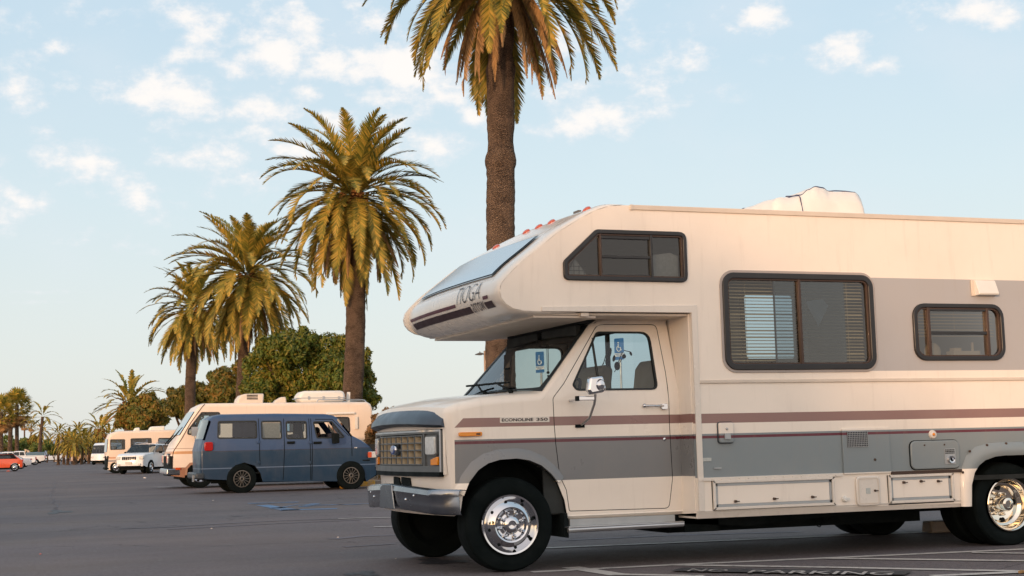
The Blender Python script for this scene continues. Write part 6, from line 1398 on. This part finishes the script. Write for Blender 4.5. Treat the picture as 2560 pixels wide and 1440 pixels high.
# orange hatchback, only its tail half is in frame
L_, H_, wr = 3.3, 1.22, .28
prof = [(.0, .30, .04, 0), (.01, .55, .08, 0), (.25, .68, .08, None), (.37, .97, .08, 2), (.45, 1.0, .08, 2), (.80, .98, .08, 2), (.92, .76, .07, 0), (.99, .62, .06, 0), (1.0, .35, .04, 0), (.98, .2, .02, 1)]+arches([.17, .84], wr, H_, L_)
prof = [(a, b, c_, 0 if d == 2 else d) for a, b, c_, d in prof]
def ex_mini(t, b, D, HW, L_, H_):
    mb = MB(); side_plate(mb, [((.36-.5)*L_, .74*H_), ((.90-.5)*L_, .72*H_), ((.80-.5)*L_, .97*H_), ((.40-.5)*L_, .97*H_)], [roundpoly([((.43-.5)*L_, .75*H_), ((.78-.5)*L_, .75*H_), ((.73-.5)*L_, .92*H_), ((.45-.5)*L_, .92*H_)], .05)], HW, D, -1, .012, .3)
    mb.box(-.45, 1.15, -HW*.80, HW*.80, H_*.985, H_*1.015); mb.build('soft_top', 'black', b)
    for sg in (-1, 1): mb = MB(); mb.prism(rrect(sg*.62-.08, sg*.62+.08, .68, .86, .03), 0, L_/2-.04, L_/2+.03); mb.build('tail_light', 'red_lens', b)
CG = 'cars parked along the left side of the lot'
c = atZ(33, 1178.5); car('parked_car', 'small orange hatchback with a black soft top, nearest at the left edge', 'car', (c.x-1.02, c.y+.85, 0), 0, L_, 1.5, H_, None, prof, [[(.43, .75), (.78, .75), (.73, .92), (.45, .92)]], [.17, .84], wr, 'orange_car', ex_mini, CG)
L_, H_ = 4.4, 1.45
prof = [(.0, .30, .04, 0), (.0, .50, .06, 0), (.03, .58, .06, 0), (.26, .66, .06, None), (.38, .97, .07, 0), (.45, 1.0, .07, 0), (.70, .97, .06, None), (.85, .70, .05, 0), (.97, .66, .06, 0), (1.0, .50, .05, 0), (.99, .25, .02, 1)]+arches([.18, .81], .31, H_, L_)
def ex_tail(t, b, D, HW, L_, H_):
    for sg in (-1, 1): mb = MB(); mb.prism(rrect(sg*.6-.12, sg*.6+.12, .72, .84, .03), 0, L_/2-.03, L_/2+.04); mb.build('tail_light', 'red_lens', b)
sed = [[(.30, .66), (.40, .92), (.56, .93), (.56, .67)], [(.58, .67), (.58, .93), (.69, .92), (.80, .69)]]
c = atZ(50, 1172.5); car('parked_car', 'silver saloon between the orange hatchback and the pickup trucks', 'car', (c.x-1.35, c.y, 0), R(4), L_, 1.7, H_*.88, None, prof, sed, [.18, .81], .31, 'silver_car', ex_tail, CG)
def pickup(label, loc, paint, s, cover):
    L_, H_, wr = 5.4*s, 1.75*s, .38*s
    prof = [(.0, .32, .05, 0), (.0, .55, .06, 0), (.03, .62, .06, 0), (.24, .68, .06, None), (.33, .97, .06, 0), (.40, 1.0, .06, 0), (.56, .985, .05, None), (.59, .68, .02, 0), (.99, .67, .02, 0), (1.0, .40, .03, 0), (.98, .30, .02, 1)]+arches([.17, .79], wr, H_, L_, .25)
    def ex(t, b, D, HW, L_, H_):
        for sg in (-1, 1): mb = MB(); mb.prism(rrect(sg*.80*HW-.06, sg*.80*HW+.06, .46*H_, .64*H_, .02), 0, L_/2-.04, L_/2+.07); mb.build('tail_light', 'red_lens', b)
        mb = MB(); mb.box(L_/2+.02, L_/2+.16, -HW+.1, HW-.1, .30*H_, .38*H_); mb.build('rear_bumper', 'aluminium', b, bevel=.03)
        mb = MB(); mb.box(.1*L_, .485*L_, -HW+.1, HW-.1, .66*H_, (.90 if cover else .685)*H_); mb.build('bed_cover', 'black' if not cover else 'blue_grey_car', b, bevel=.05)
    return car('pickup_truck', label, 'pickup truck', loc, R(3), L_, 1.9*s, H_, None, prof, [[(.27, .70), (.35, .93), (.44, .94), (.44, .70)], [(.455, .70), (.455, .94), (.54, .93), (.56, .70)]], [.17, .79], wr, paint, ex, CG, tumble=.18)
c = atZ(90, 1167); pickup('white pickup truck right behind the silver saloon', (c.x-2.4, c.y, 0), 'white_car', .86, False)
c = atZ(112, 1162); pickup('white pickup truck with a dark covered bed, farthest of the parked row', (c.x-2.6, c.y, 0), 'white_car', .95, True)
c = atZ(44, 1166); car('parked_car', 'pale blue estate car half hidden between the orange hatchback and the pickups', 'car', (c.x-2.4, c.y, 0), 0, 4.6, 1.8, 1.55, None, [(.0, .30, .04, 0), (.0, .50, .06, 0), (.25, .64, .06, None), (.36, .97, .07, 0), (.45, 1.0, .07, 0), (.90, .97, .06, 0), (.98, .66, .06, 0), (1.0, .50, .05, 0), (.99, .25, .02, 1)]+arches([.18, .81], .34, 1.55, 4.6), sed, [.18, .81], .34, 'silver_car', ex_tail, CG)
c = atZ(119, 1152); car('parked_car', 'tiny white car far off at the end of the parked row', 'car', (c.x, 250, 0), R(20), 4.4, 1.8, 1.6, None, [(.0, .30, .04, 0), (.0, .50, .06, 0), (.25, .64, .06, None), (.38, .97, .07, 0), (.45, 1.0, .07, 0), (.75, .97, .06, 0), (.9, .66, .06, 0), (1.0, .50, .05, 0), (.99, .25, .02, 1)]+arches([.18, .81], .33, 1.6, 4.4), sed, [.18, .81], .33, 'white_car', ex_tail)
def bus(label, name, cat, px, Y, W_, H_, L_, rz, paint, ex=None):
    c = atY(px, 1150, Y); prof = [(.0, .20, .03, 0), (.0, .48, .08, 0), (.04, .52, .06, None), (.12, .90, .08, 0), (.2, 1.0, .10, 0), (.95, 1.0, .10, 0), (1.0, .90, .06, 0), (1.0, .18, .02, 1)]+arches([.16, .82], .36, H_, L_, .15)
    return car(name, label, cat, (c.x, Y, 0), rz, L_, W_, H_, None, prof, [[(.14, .55), (.18, .84), (.33, .84), (.33, .55)], [(.40, .55), (.40, .84), (.62, .84), (.62, .55)]], [.16, .82], .36, paint, ex, tumble=.08, nose=.06)
def ex_bus(t, b, D, HW, L_, H_):
    for sg in (-1, 1): mb = MB(); mb.ball((-L_/2-.06, sg*.65, H_*.36), .13, 6, sc=(.4, 1, 1)); mb.build('headlight', 'lamp_lens', b)
bus('small white camper van, just left of the far motorhome', 'camper_van', 'camper van', 267, 150, 1.8, 2.2, 4.4, R(66), 'white_car', ex_bus)
bus('rounded cream camper van at the very end of the lot', 'camper_van', 'camper van', 226, 172, 1.9, 1.9, 4.0, R(20), 'cream_van', ex_bus)

# ------------------------------------------------------------------ street things
def lamp():
    p = atY(1214, 900, 62); t = thing('street_lamp', 'pinkish street lamp pole with a single grey head, beside the thick palm trunk', 'street lamp', (p.x, 62, 0)); z = atY(1216, 877, 62).z; z2 = atY(1200, 885, 62).z
    mb = MB(); mb.tube([(0, 0, 0), (0, 0, z)], .085, 10); mb.build('pole', 'pole_paint', t)
    mb = MB(); mb.tube([(0, 0, z2), (-.25, 0, z2)], .035, 6); mb.build('arm', 'lamp_grey', t)
    mb = MB(); mb.prism(roundpoly([(-.50, z2-.04), (-.20, z2-.06), (-.14, z2+.04), (-.3, z2+.07), (-.48, z2+.0)], .02), 1, -.12, .12); mb.box(-.30, -.26, -.02, .02, z2+.06, z2+.12); mb.build('lamp_head', 'lamp_grey', t, bevel=.01)
lamp()
def isa_sign(px, py, Y, h_, w_, label, rz):
    c = atY(px, py, Y); t = thing('parking_sign', label, 'parking sign', (c.x, Y, 0), rz); z = c.z
    mb = MB(); mb.tube([(0, .03, 0), (0, .03, z+h_*.5)], .022, 8); mb.build('post', 'dull_aluminium', t)
    mb = MB(); mb.prism(rrect(-w_/2, w_/2, z-h_*.20, z+h_*.5, .02), 1, -.006, .0); pl = mb.build('panel', 'sign_blue', t)
    mb = MB(); zc = z+h_*.08; s = w_*.8
    ring = []
    mb.tube([(s*(-.02+.26*math.cos(a)), -.010, zc-s*.16+s*.30*math.sin(a)) for a in [R(100)+R(250)*k/14 for k in range(15)]], s*.05, 5); mb.tube([(-s*.08, -.010, zc+s*.34), (-s*.06, -.010, zc-s*.04), (s*.20, -.010, zc-s*.04), (s*.30, -.010, zc-s*.36)], s*.055, 5); mb.ball((-s*.08, -.010, zc+s*.48), s*.09, 6, sc=(1, .3, 1)); mb.build('wheelchair_symbol', 'white_paint', pl)
    mb = MB(); mb.prism(rrect(-w_/2, w_/2, z-h_*.36, z-h_*.21, .01), 1, -.006, 0); pk = mb.build('text_panel', 'white_paint', t)
    V, F = text_verts('PARKING', 1, 0, bold=.02); mb = MB(); mb.add([(-w_*.44+w_*.88*u, -.0085, z-h_*.275+h_*.05*v) for u, v in V], F); V, F = text_verts('ONLY', 1, 0, bold=.02); mb.add([(-w_*.3+w_*.6*u, -.0085, z-h_*.345+h_*.05*v) for u, v in V], F); mb.build('lettering', 'sign_blue', pk, smooth=0, recalc=False)
    mb = MB(); mb.prism(rrect(-w_/2, w_/2, z-h_*.52, z-h_*.37, .01), 1, -.006, 0); mb.build('tow_panel', 'sign_blue', t)
isa_sign(1350, 905, 25, .40, .22, 'blue wheelchair parking sign seen through the windscreen', R(-64))
isa_sign(1548, 872, 25, .42, .23, 'blue wheelchair parking sign seen through the side window of the cab', R(-60))
# planter island: kerb, soil
def island():
    a = atZ(902, 1216); b = atZ(1010, 1213); x0 = a.x; y0 = a.y; pts = [(x0, y0), (x0+30, y0-2.0), (x0+30, y0+9), (x0+1.2, y0+11), (x0-.2, y0+4)]
    mb = MB(); q = roundpoly(pts, .8); mb.ring(q, offset(q, -.18), 2, 0.0, .15); tag(mb.build('kerb', 'concrete', bevel=.02), kind='structure')
    mb = MB(); mb.prism(offset(q, -.185), 2, .0, .12); tag(mb.build('planting_bed', 'earth', smooth=0), kind='structure')
    mb = MB(); q2 = [(x0-.04, y0-.03), (x0+.4, y0-.1), (x0+.4, y0+.15), (x0-.02, y0+.3)]; mb.prism(roundpoly(q2, .1), 2, 0, .156); tag(mb.build('painted_kerb', 'kerb_yellow', smooth=0), kind='structure')
    mb = MB(); leafy(mb, [(x0+.9+.5*k, y0+.9+.2*(k % 2), .2, .35) for k in range(8)], 2600, .05, 7, .2); tag(mb.build('ground_cover', 'shrub_leaf', smooth=0, recalc=False), 'low dry ground cover inside the kerb', 'ground cover', kind='stuff')
island()
def wheelstop(px, py, L_, mat, label, group=None, rz=0.):
    p = atZ(px, py); t = MB(); t.prism([(-.09, 0), (.09, 0), (.07, .12), (-.07, .12)], 0, -L_/2, L_/2); o = t.build('wheel_stop', mat, bevel=.015); o.location = p; o.rotation_euler = (0, 0, rz); tag(o, label, 'wheel stop', group)
wheelstop(2064, 1307, .42, 'yellow', 'yellow block on the asphalt seen under the motorhome')
wheelstop(2352, 1330, .35, 'concrete', 'grey block on the asphalt just ahead of the rear wheels')
wheelstop(865, 1221, .3, 'yellow', 'yellow block by the front wheel of the blue van')
for i, (px, py, r, mt, lab) in enumerate(((362, 1196, .06, 'litter', 'white scrap of litter in front of the beige coach'), (533, 1252, .018, 'litter', 'small white fleck on the asphalt below the blue van'), (21, 1179, .12, 'litter_red', 'pink scrap of litter by the orange hatchback'), (2555, 1434, .03, 'dead_leaf', 'dry leaf by the right end of the painted hatching'), (101, 1386, .012, 'litter_red', 'tiny pinkish fleck at lower left'), (529, 1322, .012, 'litter', 'tiny white fleck in the middle of the lot'), (845, 1344, .012, 'litter', 'tiny white fleck left of the big bumper'), (990, 1397, .008, 'litter', 'tiny white fleck by the far front tyre'))):
    p = atZ(px, py); rnd = random.Random(i); mb = MB(); mb.ball((p.x, p.y, r*.35), r, 3, sc=(1.2, .9, .45)); mb.V = [(x+rnd.uniform(-.2, .2)*r, y+rnd.uniform(-.2, .2)*r, max(.002, z+rnd.uniform(-.15, .15)*r)) for x, y, z in mb.V]
    tag(mb.build('litter', mt, smooth=0), lab, 'litter')
# buildings and hills at the horizon
def hut(px, py0, py1, wpx, Y, label, mat='wall_pale'):
    a = atY(px-wpx/2, py1, Y); b = atY(px+wpx/2, py1, Y); z1 = atY(px, py0, Y).z; w = (b.x-a.x)/2; t = thing('house', label, 'house', ((a.x+b.x)/2, Y, 0)); ze = z1*.62
    mb = MB(); mb.prism([(-w, 0), (w, 0), (w, ze), (0, z1*.96), (-w, ze)], 1, -w, w); wl = mb.build('wall', mat, t, smooth=0)
    mb = MB(); mb.prism([(-w*1.12, ze*.93), (0, z1*.97), (w*1.12, ze*.93), (w*1.12, ze), (0, z1*1.05), (-w*1.12, ze)], 1, -w*1.1, w*1.1); mb.build('roof', 'roof_dark', t, smooth=0)
    mb = MB(); mb.box(-w*.5, -w*.15, -w-.06, -w+.05, ze*.35, ze*.75); mb.build('window', 'tinted_glass', wl, smooth=0); mb = MB(); mb.box(w*.15, w*.5, -w-.06, -w+.05, 0, ze*.75); mb.build('door', 'roof_dark', wl, smooth=0)
hut(143, 1124, 1146, 16, 260, 'pale gabled house left of the palm grove'); hut(62, 1100, 1140, 22, 300, 'pale house behind the parked pickups'); hut(198, 1132, 1150, 10, 250, 'small pale hut glimpsed inside the palm grove'); hut(8, 1108, 1140, 16, 280, 'pale house behind the orange hatchback'); hut(178, 1130, 1148, 9, 255, 'small pale shed glimpsed at the left of the grove')
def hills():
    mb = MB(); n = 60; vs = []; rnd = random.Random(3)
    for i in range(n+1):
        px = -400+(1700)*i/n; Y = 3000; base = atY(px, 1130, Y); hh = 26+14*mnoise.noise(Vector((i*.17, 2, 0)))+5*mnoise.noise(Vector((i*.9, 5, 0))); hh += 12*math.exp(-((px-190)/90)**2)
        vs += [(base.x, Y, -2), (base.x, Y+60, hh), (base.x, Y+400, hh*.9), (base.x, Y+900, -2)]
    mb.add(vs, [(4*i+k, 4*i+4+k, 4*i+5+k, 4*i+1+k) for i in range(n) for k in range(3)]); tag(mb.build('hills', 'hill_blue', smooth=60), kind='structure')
hills()


# ------------------------------------------------------------------ trees behind the camera that throw the evening shade
def shade_tree(label, u, dist, top, rad, seed, n=2600, squash=1.0):
    """u = sideways distance from the sun line through the camera, dist = distance towards the sun"""
    perp = Vector((-SDH.y, SDH.x, 0)); p = SDH*dist+perp*u; t = thing('tree', label, 'tree', (p.x, p.y, 0)); rnd = random.Random(seed)
    lobes = [(rnd.uniform(-.5, .5)*rad, rnd.uniform(-.5, .5)*rad, top-rad*rnd.uniform(.55, 1.0)-k*rad*.28, rad*rnd.uniform(.55, .72)) for k in range(5)]
    mb = MB(); leafy(mb, lobes, n, .20, seed, .3); mb.build('crown', 'tree_leaf', t, smooth=0, recalc=False)
    mb = MB(); mb.tube([(0, 0, 0), (.1, 0, top*.4), (0, 0, top*.7)], [.3, .22, .15], 8); mb.build('trunk', 'tree_bark', t); return t

P_ = Vector((-SDH.y, SDH.x, 0))
def ucoord(x, y): return P_.x*x+P_.y*y
for i, (x, y, dist, ztop, rad) in enumerate(((2.6, 10.4, 26, 4.2, 2.6), (4.2, 10.4, 24, 3.6, 2.4), (5.6, 10.4, 30, 2.3, 2.2), (7.2, 10.4, 28, 1.3, 1.9), (9.0, 10.4, 30, .9, 1.8))):
    top = ztop+math.tan(SUN_EL)*(dist-(SDH.x*x+SDH.y*y)); shade_tree(('tall leafy tree across the lot behind the camera', 'bushy tree beside the tall one behind the camera', 'middling tree in the row behind the camera', 'low tree near the right end of the row behind the camera', 'smallest tree at the right end of the row behind the camera')[i], ucoord(x, y), dist, top, rad, 80+i)
for i, (x, y, dist, ztop, rad) in enumerate(((1.5, 36, 45, 1.9, 4), (5.0, 36, 42, 2.1, 4), (8.6, 36, 46, 2.0, 4), (11, 33, 40, 2.6, 3.5), (-3, 36, 48, 1.8, 4))):
    top = ztop+math.tan(SUN_EL)*(dist-(SDH.x*x+SDH.y*y)); tag(shade_tree('leafy tree of the distant row behind the camera', ucoord(x, y), dist, top, rad, 90+i, 3600), group='trees in the distant row behind the camera')
